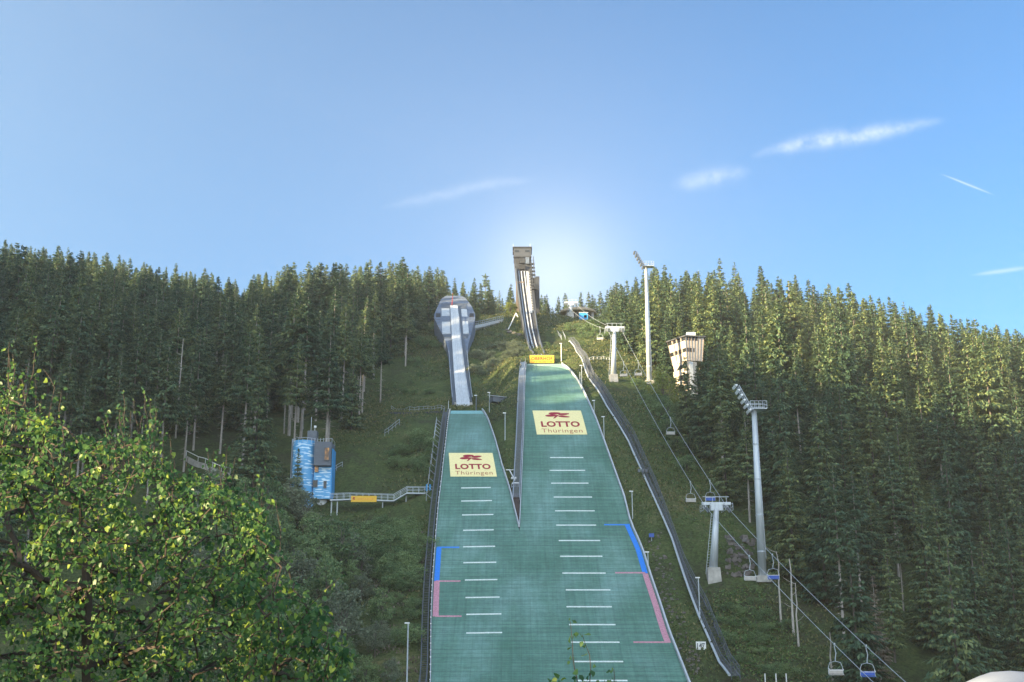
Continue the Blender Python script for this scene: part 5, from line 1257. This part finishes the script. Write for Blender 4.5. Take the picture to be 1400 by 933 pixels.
# broadleaf trees and shrubs
def leafy_data(seed, H=9.0, Rw=2.9, clusters=46, per=62, leaf=.34, base=.14):
    r = np.random.default_rng(seed); TVs = []; TFs = []; off_ = 0
    C_ = []
    while len(C_) < clusters:
        p_ = r.uniform(-1, 1, 3)
        if np.linalg.norm(p_) < 1 and np.linalg.norm(p_) > .35: C_.append(p_)
    C_ = np.array(C_); C_[:, :2] *= (1.0 - .30 * np.clip(C_[:, 2:], -1, 1)); C = C_ * [Rw, Rw, H * (1 - base) * .5] + [0, 0, H * (base + (1 - base) * .5)]
    def addtube(pts, rad):
        nonlocal off_
        mb = MB()
        for i in range(len(pts) - 1): mb.tube(pts[i], pts[i + 1], rad[i], rad[i + 1], 5, caps=False)
        TVs.append(np.array(mb.v)); TFs.append(np.array(mb.f) + off_); off_ += len(mb.v)
    addtube([(0, 0, 0), (.1, 0, H * .3), (0, .1, H * .6), (0, 0, H * .9)], [H * .017, H * .013, H * .008, .02])
    for c in C[::2]:
        z0 = H * r.uniform(.12, .55); z0 = min(z0, c[2]); m_ = np.array([c[0] * .5, c[1] * .5, z0 + (c[2] - z0) * .6]); addtube([(0, 0, z0), tuple(m_), tuple(c)], [H * .007, H * .004, .015])
    n = clusters * per; cc = np.repeat(C, per, 0); sz = np.repeat(r.uniform(.5, 1.25, clusters), per)[:, None]
    p_ = cc + unit(r.normal(0, 1, (n, 3))) * (r.random((n, 1)) ** .45) * sz * [Rw * .36, Rw * .36, Rw * .26]
    d = unit(r.normal(0, 1, (n, 3)) + [0, 0, -.35]); s_ = unit(np.cross(d, r.normal(0, 1, (n, 3))))
    CV, CF = kites(p_, d, s_, r.uniform(.7, 1.3, n) * leaf, r.uniform(.5, .9, n) * leaf)
    return np.vstack(TVs), np.vstack(TFs), CV, CF
LEAF = [Proto('leafy', leafy_data(400 + i, 9, [2.6, 3.2, 2.2][i], 46, 70), 'leafmid', 'bark') for i in range(3)]
WILL = [Proto('willow', leafy_data(420 + i, 8, [2.6, 3.0][i], 42, 70, .30), 'leafgrey', 'bark') for i in range(2)]
SHR = [Proto('shrub', leafy_data(440 + i, 2.6, [1.7, 2.1][i], 30, 60, .17, .03), 'leafgrey', 'twig') for i in range(2)]
SHRG = [Proto('shrub', leafy_data(450 + i, 2.6, [1.7, 2.1][i], 30, 60, .17, .03), 'leafmid', 'twig') for i in range(2)]
LIME = Proto('lime', leafy_data(460, 6, 2.2, 40, 60, .24, .05), 'leafyellow', 'bark')
# broadleaf wood on the lower left bank
cnt = 0
for _ in range(2600):
    X = rg.uniform(-75, -9); Y = rg.uniform(128, 196); gz = gh(X, Y); a, b_, dd = proj(X, Y, gz)
    lim = np.interp(b_, [690, 720, 760, 800, 850, 900, 1000, 1100], [350, 470, 490, 500, 520, 530, 545, 552])
    if b_ < 700 or a > lim or a < 250: continue
    if any((X - q[0]) ** 2 + (Y - q[1]) ** 2 < 9.5 for q in cells): continue
    if 375 < a < 470 and b_ < 780: h = rg.uniform(3.0, 4.6)
    elif a > 455 and b_ < 740: continue
    elif a > 470: h = rg.uniform(3.0, 6.0)
    else: h = rg.uniform(6.5, 11)
    if proj(X, Y, gz + h)[1] > 960: continue
    cells.append((X, Y)); cnt += 1
    kind = rg.random(); tpx0, tpy0, _d = proj(X, Y, gz + h)
    if kind < .12 and a < 420: P_, nm = FULL[int(rg.integers(6))], 'young_spruce'; 
    elif kind < .42: P_, nm = WILL[int(rg.integers(2))], 'willow_tree'
    else: P_, nm = LEAF[int(rg.integers(3))], 'broadleaf_tree'
    zone = 'near the dark left stairway' if a > 455 else ('below the blue tower' if a > 370 else 'behind the foreground birch')
    lbl = {'young_spruce': 'young spruce among the broadleaf trees ' + zone, 'willow_tree': 'grey green bushy tree on the left bank ' + zone, 'broadleaf_tree': 'mid green broadleaf tree on the left bank ' + zone}[nm]
    grp_ = lbl.split(' on the')[0] + 's ' + zone
    lbl = ('small ' if h < 5 else ('larger ' if h > 8.5 else '')) + lbl + (', uphill' if Y > 170 else ', lower down')
    make_tree(nm, P_, (X, Y, gz - .2), h, rg.uniform(0, 6.28), lbl, 'tree', grp_, 1.0 if nm == 'young_spruce' else rg.uniform(.9, 1.2))
print('broadleaf', cnt)
tree_at('broadleaf_tree', LIME, 908, 556, 499, 'bright yellow green young tree left of the cream tower', 'tree', None, 1.2)
tree_at('broadleaf_tree', LEAF[0], 914, 580, 545, 'dark round bush below the bright young tree by the cream tower', 'tree', None, 1.4)
tree_at('shrub', LIME, 698, 429, 410, 'round yellow green bush at the end of the pale hilltop wall', 'shrub', None, 1.5)
for px, py, pyt, w in ((652, 452, 412, 1), (664, 421, 372, 1), (640, 440, 408, .9)): tree_at('spruce_tree', FULL[px % 6], px, py, pyt, 'dark small spruce on the hilltop just right of the slate blue start house', 'spruce', 'small spruces right of the start house')
for px, py, pyt, l in ((941, 612, 484, 'slim sunlit spruce standing right in front of the cream tower'), (957, 622, 498, 'sunlit spruce at the right front corner of the cream tower'), (973, 630, 470, 'tall full spruce right of the cream tower'), (927, 618, 548, 'small spruce below the balconies of the cream tower')):
    tree_at('spruce_tree', FULL[px % 6], px, py, pyt, l, 'spruce')
for k, (x, y, zt, w) in enumerate(((-15.5, 5.2, 4.6, 1.15), (-15, 1.6, 4.9, 1.1), (-17, 8.4, 4.6, 1.15), (-14, -1.2, 5.8, .9), (-19, 3.4, 5.0, 1.25))):  # added trees out of view, placed to shade the birch and parasol
    g_ = gh(x, y); make_tree('broadleaf_tree', LEAF[k % 3], (x, y, g_ - .2), zt - g_, k * 1.7, 'added unseen broadleaf tree shading the foreground birch from the left', 'tree', 'added shade trees left of the foreground birch', w)
for px, py, pyt, w, P_ in ((398, 722, 648, 1.1, WILL[0]), (384, 716, 668, 1.1, LEAF[0]), (414, 726, 664, 1.2, WILL[1]), (404, 705, 610, .9, FULL[2]), (428, 742, 696, 1.2, LEAF[1]), (448, 744, 706, 1.2, WILL[0])):
    tree_at('willow_tree' if P_ in WILL else ('young_spruce' if P_ in FULL else 'broadleaf_tree'), P_, px, py, pyt, 'bushy tree hiding the foot of the blue tower', 'tree', 'trees hiding the foot of the blue tower', w)
def shrubs(poly, n, h0, h1, protos, label, group, seed, name='shrub'):
    r = random.Random(seed); xs = [p_[0] for p_ in poly]; ys = [p_[1] for p_ in poly]; k = 0; tries = 0
    while k < n and tries < n * 40:
        tries += 1; x, y = r.uniform(min(xs), max(xs)), r.uniform(min(ys), max(ys)); ins = False
        for (xa, ya), (xb, yb) in zip(poly, poly[1:] + poly[:1]):
            if (ya > y) != (yb > y) and x < (xb - xa) * (y - ya) / (yb - ya) + xa: ins = not ins
        if not ins: continue
        g = G(x, y); make_tree(name, r.choice(protos), (g.x, g.y, g.z - .15), r.uniform(h0, h1), r.uniform(0, 6.28), label, 'shrub', group, r.uniform(1.0, 1.5)); k += 1
shrubs([(648, 478), (672, 455), (706, 462), (712, 486), (690, 500), (655, 520), (645, 510)], 34, 1.3, 2.8, SHR, 'grey green shrub in the thicket between start house and yellow sign', 'grey green shrubs between both jumps', 1)
shrubs([(570, 600), (594, 590), (590, 650), (545, 645), (520, 635), (555, 612)], 28, 1.2, 2.5, SHRG, 'green shrub on the bank left of the smaller slope', 'shrubs left of the smaller slope', 2)
shrubs([(480, 724), (582, 722), (575, 760), (560, 810), (500, 790)], 66, 1.5, 3.4, SHRG, 'dark bush on the bank below the footbridge', 'dark bushes below the footbridge', 3)
shrubs([(535, 770), (560, 760), (575, 860), (565, 933), (545, 933)], 16, 1.2, 2.6, SHRG, 'low bush by the leaning lamp post left of the smaller slope', 'low bushes at the lower left', 4)
shrubs([(778, 452), (832, 446), (836, 466), (800, 464)], 18, 1.5, 3.0, SHRG, 'dark shrub on the hilltop below the beige roofed station', 'dark shrubs below the station', 5)
shrubs([(535, 520), (585, 500), (600, 540), (540, 548)], 8, .9, 1.8, SHRG, 'low shrub in the grass left of the smaller inrun', 'low shrubs left of the smaller inrun', 6)
shrubs([(865, 520), (915, 560), (940, 600), (960, 660), (930, 640), (900, 580)], 26, 1.2, 3.2, SHRG, 'undergrowth shrub at the edge of the wood below the cream tower', 'shrubs at the right forest edge', 7)
shrubs([(560, 445), (592, 450), (606, 500), (560, 505)], 10, 1.2, 2.6, SHRG, 'shrub beside the wood left of the slate blue start house', 'shrubs left of the start house', 8)
shrubs([(745, 470), (775, 480), (770, 492), (750, 486)], 5, .7, 1.3, SHRG, 'small dark shrub on the grass right of the yellow sign', 'small shrubs right of the sign', 9)

# ground cover : tufts of grass, brambles, dry stems
def scatter_mesh(name, mat, n, region, leaf, blades, h, seed, label, jitter=.5, upright=1.2):
    r = np.random.default_rng(seed); X, Y = region(r, n); Z = hgroundS(X, Y); m_ = len(X)
    hm = (.55 + .45 * np.sin(X * 1.7 + 1) * np.cos(Y * 1.3)) * h + .05
    X = np.repeat(X, blades) + r.normal(0, jitter, m_ * blades); Y = np.repeat(Y, blades) + r.normal(0, jitter, m_ * blades); k = len(X)
    Z = np.repeat(Z, blades) + r.random(k) * np.repeat(hm, blades)
    d = unit(r.normal(0, 1, (k, 3)) * [1, 1, .5] + [0, 0, upright]); s_ = unit(np.cross(d, r.normal(0, 1, (k, 3))))
    V_, Fc = kites(np.stack([X, Y, Z], 1), d, s_, r.uniform(.6, 1.4, k) * leaf, r.uniform(.3, .7, k) * leaf)
    ob = bpy.data.objects.new(name, npmesh(name, V_, 4, Fc, mat)); col.objects.link(ob); tag(ob, label, kind='stuff'); return ob
def free(X, Y):
    a = np.interp(Y, _ys, _LL); b_ = np.interp(Y, _ys, _LR); c = np.interp(Y, _ys, _NL); d = np.interp(Y, _ys, _NR)
    return ~(((X > a - 1.7) & (X < b_ + .4) & (Y < YLT + 2)) | ((X > c - 1.5) & (X < d + .4) & (Y < YNT + 1.5)))
def open_ground(r, n):
    X = r.uniform(-48, 75, n); Y = r.uniform(148, 375, n); k = free(X, Y); X, Y = X[k], Y[k]
    a, b_, _, _ = pix_ground(X, Y); k = (a > left_bound(b_) - 30) & (a < right_bound(b_) + 60) & (b_ < 960); 
    pat = np.sin(X * .21 + 2) * np.sin(Y * .17) + np.sin(X * .06 - Y * .09) * .8 + r.normal(0, .35, len(X)); k &= pat > -.35
    return X[k], Y[k]
shrubs([(975, 815), (1045, 812), (1085, 870), (1110, 930), (1015, 930), (985, 870)], 22, .9, 1.9, SHRG, 'low leafy bush in the bramble thicket beside the long stairway', 'bushes in the bramble thicket', 10)
scatter_mesh('grass_tufts', 'grass', 90000, open_ground, .42, 3, .16, 21, 'rough grass tufts over the open slopes', .35)
def px_region(poly):
    def f(r, n):
        X = r.uniform(-60, 75, n); Y = r.uniform(140, 375, n); k = free(X, Y); X, Y = X[k], Y[k]; a, b_, _, _ = pix_ground(X, Y); ins = np.zeros(len(X), bool)
        for (xa, ya), (xb, yb) in zip(poly, poly[1:] + poly[:1]): ins ^= ((ya > b_) != (yb > b_)) & (a < (xb - xa) * (b_ - ya) / (yb - ya + 1e-9) + xa)
        return X[ins], Y[ins]
    return f
scatter_mesh('bramble_thicket', 'bramble', 60000, px_region([(965, 812), (1040, 806), (1075, 850), (1110, 905), (1130, 990), (1012, 990), (990, 900), (965, 850)]), .34, 7, 1.1, 22, 'dense leafy bramble thicket at the lower right of the stairway', .5, .4)
scatter_mesh('undergrowth', 'bramble', 50000, px_region([(868, 560), (915, 560), (965, 650), (1010, 720), (980, 790), (930, 700), (885, 610)]), .30, 5, .7, 23, 'low green undergrowth between the stairway and the right forest', .6, .5)
scatter_mesh('dry_stems', 'drytwig', 30000, px_region([(490, 745), (570, 715), (592, 760), (578, 960), (520, 960)]), .45, 3, .4, 24, 'dry grey brown stems on the bank left of the smaller slope', .5, 1.5)
scatter_mesh('verge_plants', 'bramble', 40000, px_region([(800, 520), (812, 520), (875, 640), (925, 780), (990, 960), (945, 960), (900, 800), (850, 640)]), .22, 4, .30, 25, 'mossy low plants on the verge right of the larger slope', .4, .5)
def rock(px, py, s):
    pass
# pale rubble on the verge
mb = MB(); rr = random.Random(8)
for _ in range(140):
    t_ = rr.random(); x = 892 + 58 * t_ + rr.uniform(-9, 12); y = 740 + 190 * t_ + rr.uniform(-14, 14)
    g = G(x, y); s_ = rr.uniform(.12, .42)
    if free(np.array([g.x]), np.array([g.y]))[0]: mb.box((g.x, g.y, g.z + s_ * .1), (s_, s_ * .8, s_ * .6), mat=Matrix.Rotation(rr.uniform(0, 3), 3, 'Z') @ Matrix.Rotation(rr.uniform(-.6, .6), 3, 'X'))
tag(mb.build('rubble', 'stone', None), 'scattered pale rubble on the verge right of the larger slope', kind='stuff')
mb = MB()
for _ in range(60):
    g = G(rr.uniform(993, 1032), rr.uniform(735, 790)); s_ = rr.uniform(.3, 1.0); mb.box((g.x, g.y, g.z + s_ * .1), (s_, s_ * .8, s_ * .7), mat=Matrix.Rotation(rr.uniform(0, 3), 3, 'Z') @ Matrix.Rotation(rr.uniform(-.6, .6), 3, 'X'))
tag(mb.build('rock_outcrop', 'stone', None), 'broken rock on the bank between the lift pylon and the nearer mast', kind='stuff')

# ------------------------------------------------------------------ foreground birch and saplings
def leafy_shrub(name, label, cat, roots, attractors, leaf_len, per, seed, r_max=.035, spread=.10, shoots=()):
    r = random.Random(seed); nodes = []; parent = []; leafspots = []
    for base, topn in roots:
        a = Vector(base); b_ = Vector(topn); k0 = len(nodes)
        for k in range(9):
            q = a.lerp(b_, k / 8) + Vector((math.sin(k * .9 + a.x * 5) * .03, math.cos(k * 1.3) * .03, 0)) * (k > 0); nodes.append(q); parent.append(len(nodes) - 2 if k else -1)
    c0 = Vector(roots[0][1])
    for A in sorted(attractors, key=lambda q: (q - c0).length):
        arr = np.array([tuple(n_) for n_ in nodes]); dv = np.array(tuple(A)) - arr; dist = np.linalg.norm(dv, axis=1) + np.maximum(0, -(dv[:, 2])) * 1.2
        j = int(np.argmin(dist)); s_ = nodes[j]; L = (A - s_).length
        if L < .05: leafspots.append((A.copy(), Vector((0, 0, 1)))); continue
        k_ = max(2, min(7, int(L / .10))); bend = Vector((r.uniform(-1, 1), r.uniform(-1, 1), r.uniform(.2, 1.0))) * L * .12; pj = j
        for k in range(1, k_ + 1):
            u = k / k_; q = s_.lerp(A, u) + bend * math.sin(math.pi * u); nodes.append(q); parent.append(pj); pj = len(nodes) - 1
            if u > .3 or L < .25:
                for _ in range(max(1, round(per / k_))): leafspots.append((q + Vector((r.gauss(0, .02), r.gauss(0, .02), r.gauss(0, .02))), (A - s_).normalized()))
    for path in shoots:
        P = resample(path, .08); arr = np.array([tuple(n_) for n_ in nodes]); j = int(np.argmin(np.linalg.norm(arr - np.array(tuple(P[0])), axis=1))); pj = j
        for i_, q in enumerate(P):
            q = q + Vector((r.gauss(0, .006), r.gauss(0, .006), 0)); nodes.append(q); parent.append(pj); pj = len(nodes) - 1
            if i_ > 1:
                for _ in range(r.choice((1, 1, 2, 3))): leafspots.append((q, (P[-1] - P[0]).normalized()))
    w = np.ones(len(nodes))
    for i in range(len(nodes) - 1, -1, -1):
        if parent[i] >= 0: w[parent[i]] += w[i]
    rad = np.minimum(r_max, .0022 * w ** .42)
    o = thing(name, label, cat, tuple(roots[0][0])); O = o.location
    tr = MB(); br = MB()
    for i, p_ in enumerate(parent):
        if p_ < 0: continue
        big = rad[i] > r_max * .55
        (tr if big else br).tube(nodes[p_], nodes[i], min(rad[p_], rad[i] * 1.25), rad[i], 6 if big else 4, caps=False)
    tr.build('trunk', 'twig', o, O); br.build('branches', 'twig', o, O)
    # leaves : ovate, folded along the midrib, hanging from a short stalk
    n = len(leafspots); r2 = np.random.default_rng(seed); base = np.array([tuple(q) for q, _ in leafspots]); td_ = np.array([tuple(d) for _, d in leafspots])
    out = unit(r2.normal(0, 1, (n, 3)) + td_ * .4 + [0, 0, -.25]); base = base + out * r2.uniform(.008, .035, (n, 1))
    d = unit(out * .8 + r2.normal(0, .4, (n, 3)) + [0, 0, -.55]); nn = unit(np.cross(d, r2.normal(0, 1, (n, 3)))); nn *= np.sign(nn[:, 2:3] + .15 * r2.normal(0, 1, (n, 1)) + 1e-6); s_ = np.cross(d, nn)
    L = (leaf_len * r2.uniform(.55, 1.25, n))[:, None]; Wd = L * r2.uniform(.36, .46, (n, 1)); fold = Wd * r2.uniform(.1, .5, (n, 1)); cup = L * r2.uniform(-.12, .12, (n, 1))
    P0 = base; P1 = base + d * L * .30 + s_ * Wd + nn * fold; P2 = base + d * L * .68 + s_ * Wd * .72 + nn * (fold * .7 + cup); P3 = base + d * L - nn * L * .08; P4 = base + d * L * .68 - s_ * Wd * .72 + nn * (fold * .7 + cup); P5 = base + d * L * .30 - s_ * Wd + nn * fold; Pm = base + d * L * .5
    V_ = np.stack([P0, P1, P2, P3, P4, P5, Pm], 1).reshape(-1, 3); b7 = (np.arange(n) * 7)[:, None]
    Fc = np.concatenate([b7 + [0, 1, 2, 6], b7 + [6, 2, 3, 3]], 0)
    q1 = b7 + np.array([[0, 1, 2, 6]]); q2 = b7 + np.array([[0, 6, 4, 5]]); q3 = b7 + np.array([[6, 2, 3, 4]])
    me = npmesh('leaves', V_ - np.array(tuple(O)), 4, np.concatenate([q1, q2, q3], 0), 'birchleaf')
    ob = bpy.data.objects.new('leaves', me); col.objects.link(ob); ob.parent = o; return n
def outline_attr(top, x0, x1, n, y0, y1, seed, dens=1.0):
    r = random.Random(seed); out = []; tx = [p_[0] for p_ in top]; ty = [p_[1] for p_ in top]
    while len(out) < n:
        x = r.uniform(x0, x1); tpv = float(np.interp(x, tx, ty)); y = tpv + abs(r.gauss(0, 1)) * 6 + (1010 - tpv) * r.random() ** 1.15
        hole = math.sin(x * .035 + 1) * math.sin(y * .041 + x * .01) + r.gauss(0, .35)
        if hole < -.62 and y > tpv + 30: continue
        Y = r.uniform(y0, y1); out.append(at(x, y, Y))
    return out
topA = [(-200, 470), (-60, 470), (0, 520), (30, 555), (70, 575), (110, 592), (160, 600), (205, 590), (235, 640), (280, 650), (330, 668), (360, 700), (400, 790), (440, 830), (470, 880), (490, 935)]
g1 = gh(-3.3, 10.0); g2 = gh(-2.4, 10.6); g3 = gh(-4.2, 9.6)
sh = []
def shoot(pts, Y): sh.append([at(x, y, Y) for x, y in pts])
shoot([(10, 600), (30, 560), (45, 510), (52, 470), (50, 462)], 9.6); shoot([(0, 620), (12, 560), (14, 505), (10, 478)], 9.8); shoot([(40, 620), (66, 575), (74, 530), (60, 505)], 9.4)
shoot([(190, 650), (202, 610), (204, 575)], 10.2); shoot([(140, 660), (146, 600), (138, 570)], 10); shoot([(265, 700), (262, 650), (270, 640)], 10.4); shoot([(330, 720), (345, 680), (352, 660)], 10.4)
rs = random.Random(77)
for _ in range(46):
    x = rs.uniform(-10, 368); y0_ = float(np.interp(x, [p_[0] for p_ in topA], [p_[1] for p_ in topA])); ln = rs.choice((18, 25, 35, 48, 62)); dx = rs.uniform(-14, 16)
    shoot([(x, y0_ + 45), (x + dx * .3, y0_ + 10), (x + dx, y0_ - ln)], rs.uniform(9.2, 11.4))
nA = leafy_shrub('birch_tree', 'large leafy birch in the left foreground, sunlit yellow green along its top', 'tree',
    [((-3.3, 10.0, g1), tuple(at(120, 760, 10.0))), ((-3.0, 10.2, gh(-3.0, 10.2)), tuple(at(250, 800, 10.4))), ((-4.2, 9.6, g3), tuple(at(-40, 700, 9.6)))],
    outline_attr(topA, -190, 372, 2500, 8.6, 12.0, 31), .044, 13, 41, .05, shoots=sh)
shB = [[at(x, y, 9.2) for x, y in q] for q in ([(372, 930), (380, 860), (383, 790), (384, 740), (377, 684)], [(392, 900), (410, 850), (436, 815), (465, 790)], [(340, 930), (345, 870), (352, 820), (372, 790)], [(420, 940), (440, 880), (468, 868)], [(350, 760), (346, 715), (372, 690)])]
nB = leafy_shrub('sapling', 'slender leafy sapling at the right edge of the foreground foliage', 'tree', [((-1.9, 9.3, gh(-1.9, 9.3)), tuple(at(385, 930, 9.3)))],
    outline_attr(topA, 335, 478, 330, 8.6, 10.2, 32), .052, 8, 42, .02, shoots=shB)
shC = [[at(x, y, 8.6) for x, y in q] for q in ([(790, 1000), (790, 940), (784, 900), (781, 850)], [(800, 1000), (806, 935), (806, 895), (795, 868)], [(845, 1010), (842, 950), (838, 915)], [(760, 1000), (770, 950), (764, 930)], [(815, 1000), (822, 955), (826, 930)])]
at_c = [at(random.uniform(752, 852), random.uniform(930, 985), random.uniform(8.4, 8.9)) for _ in range(34)]
nC = leafy_shrub('sapling', 'small leafy sprig poking into view in front of the larger landing slope', 'tree', [((.62, 8.6, gh(.62, 8.6)), tuple(at(800, 1000, 8.6)))], at_c, .052, 9, 43, .012, shoots=shC)
print('leaves', nA, nB, nC)
# ------------------------------------------------------------------ the hazy morning air
mb = MB(); mb.box((0, 400, 60), (3400, 3600, 280)); m = bpy.data.materials.new('haze_air'); m.use_nodes = True; t = m.node_tree; t.nodes.clear()
o_ = t.nodes.new('ShaderNodeOutputMaterial'); v_ = t.nodes.new('ShaderNodeVolumePrincipled'); v_.inputs['Color'].default_value = (.92, .96, 1, 1); v_.inputs['Density'].default_value = 0.00018; v_.inputs['Anisotropy'].default_value = 0.2
t.links.new(v_.outputs[0], o_.inputs['Volume']); hz = mb.build('haze', m, None); tag(hz, 'thin morning haze hanging over the whole hillside', kind='stuff')
#@@END
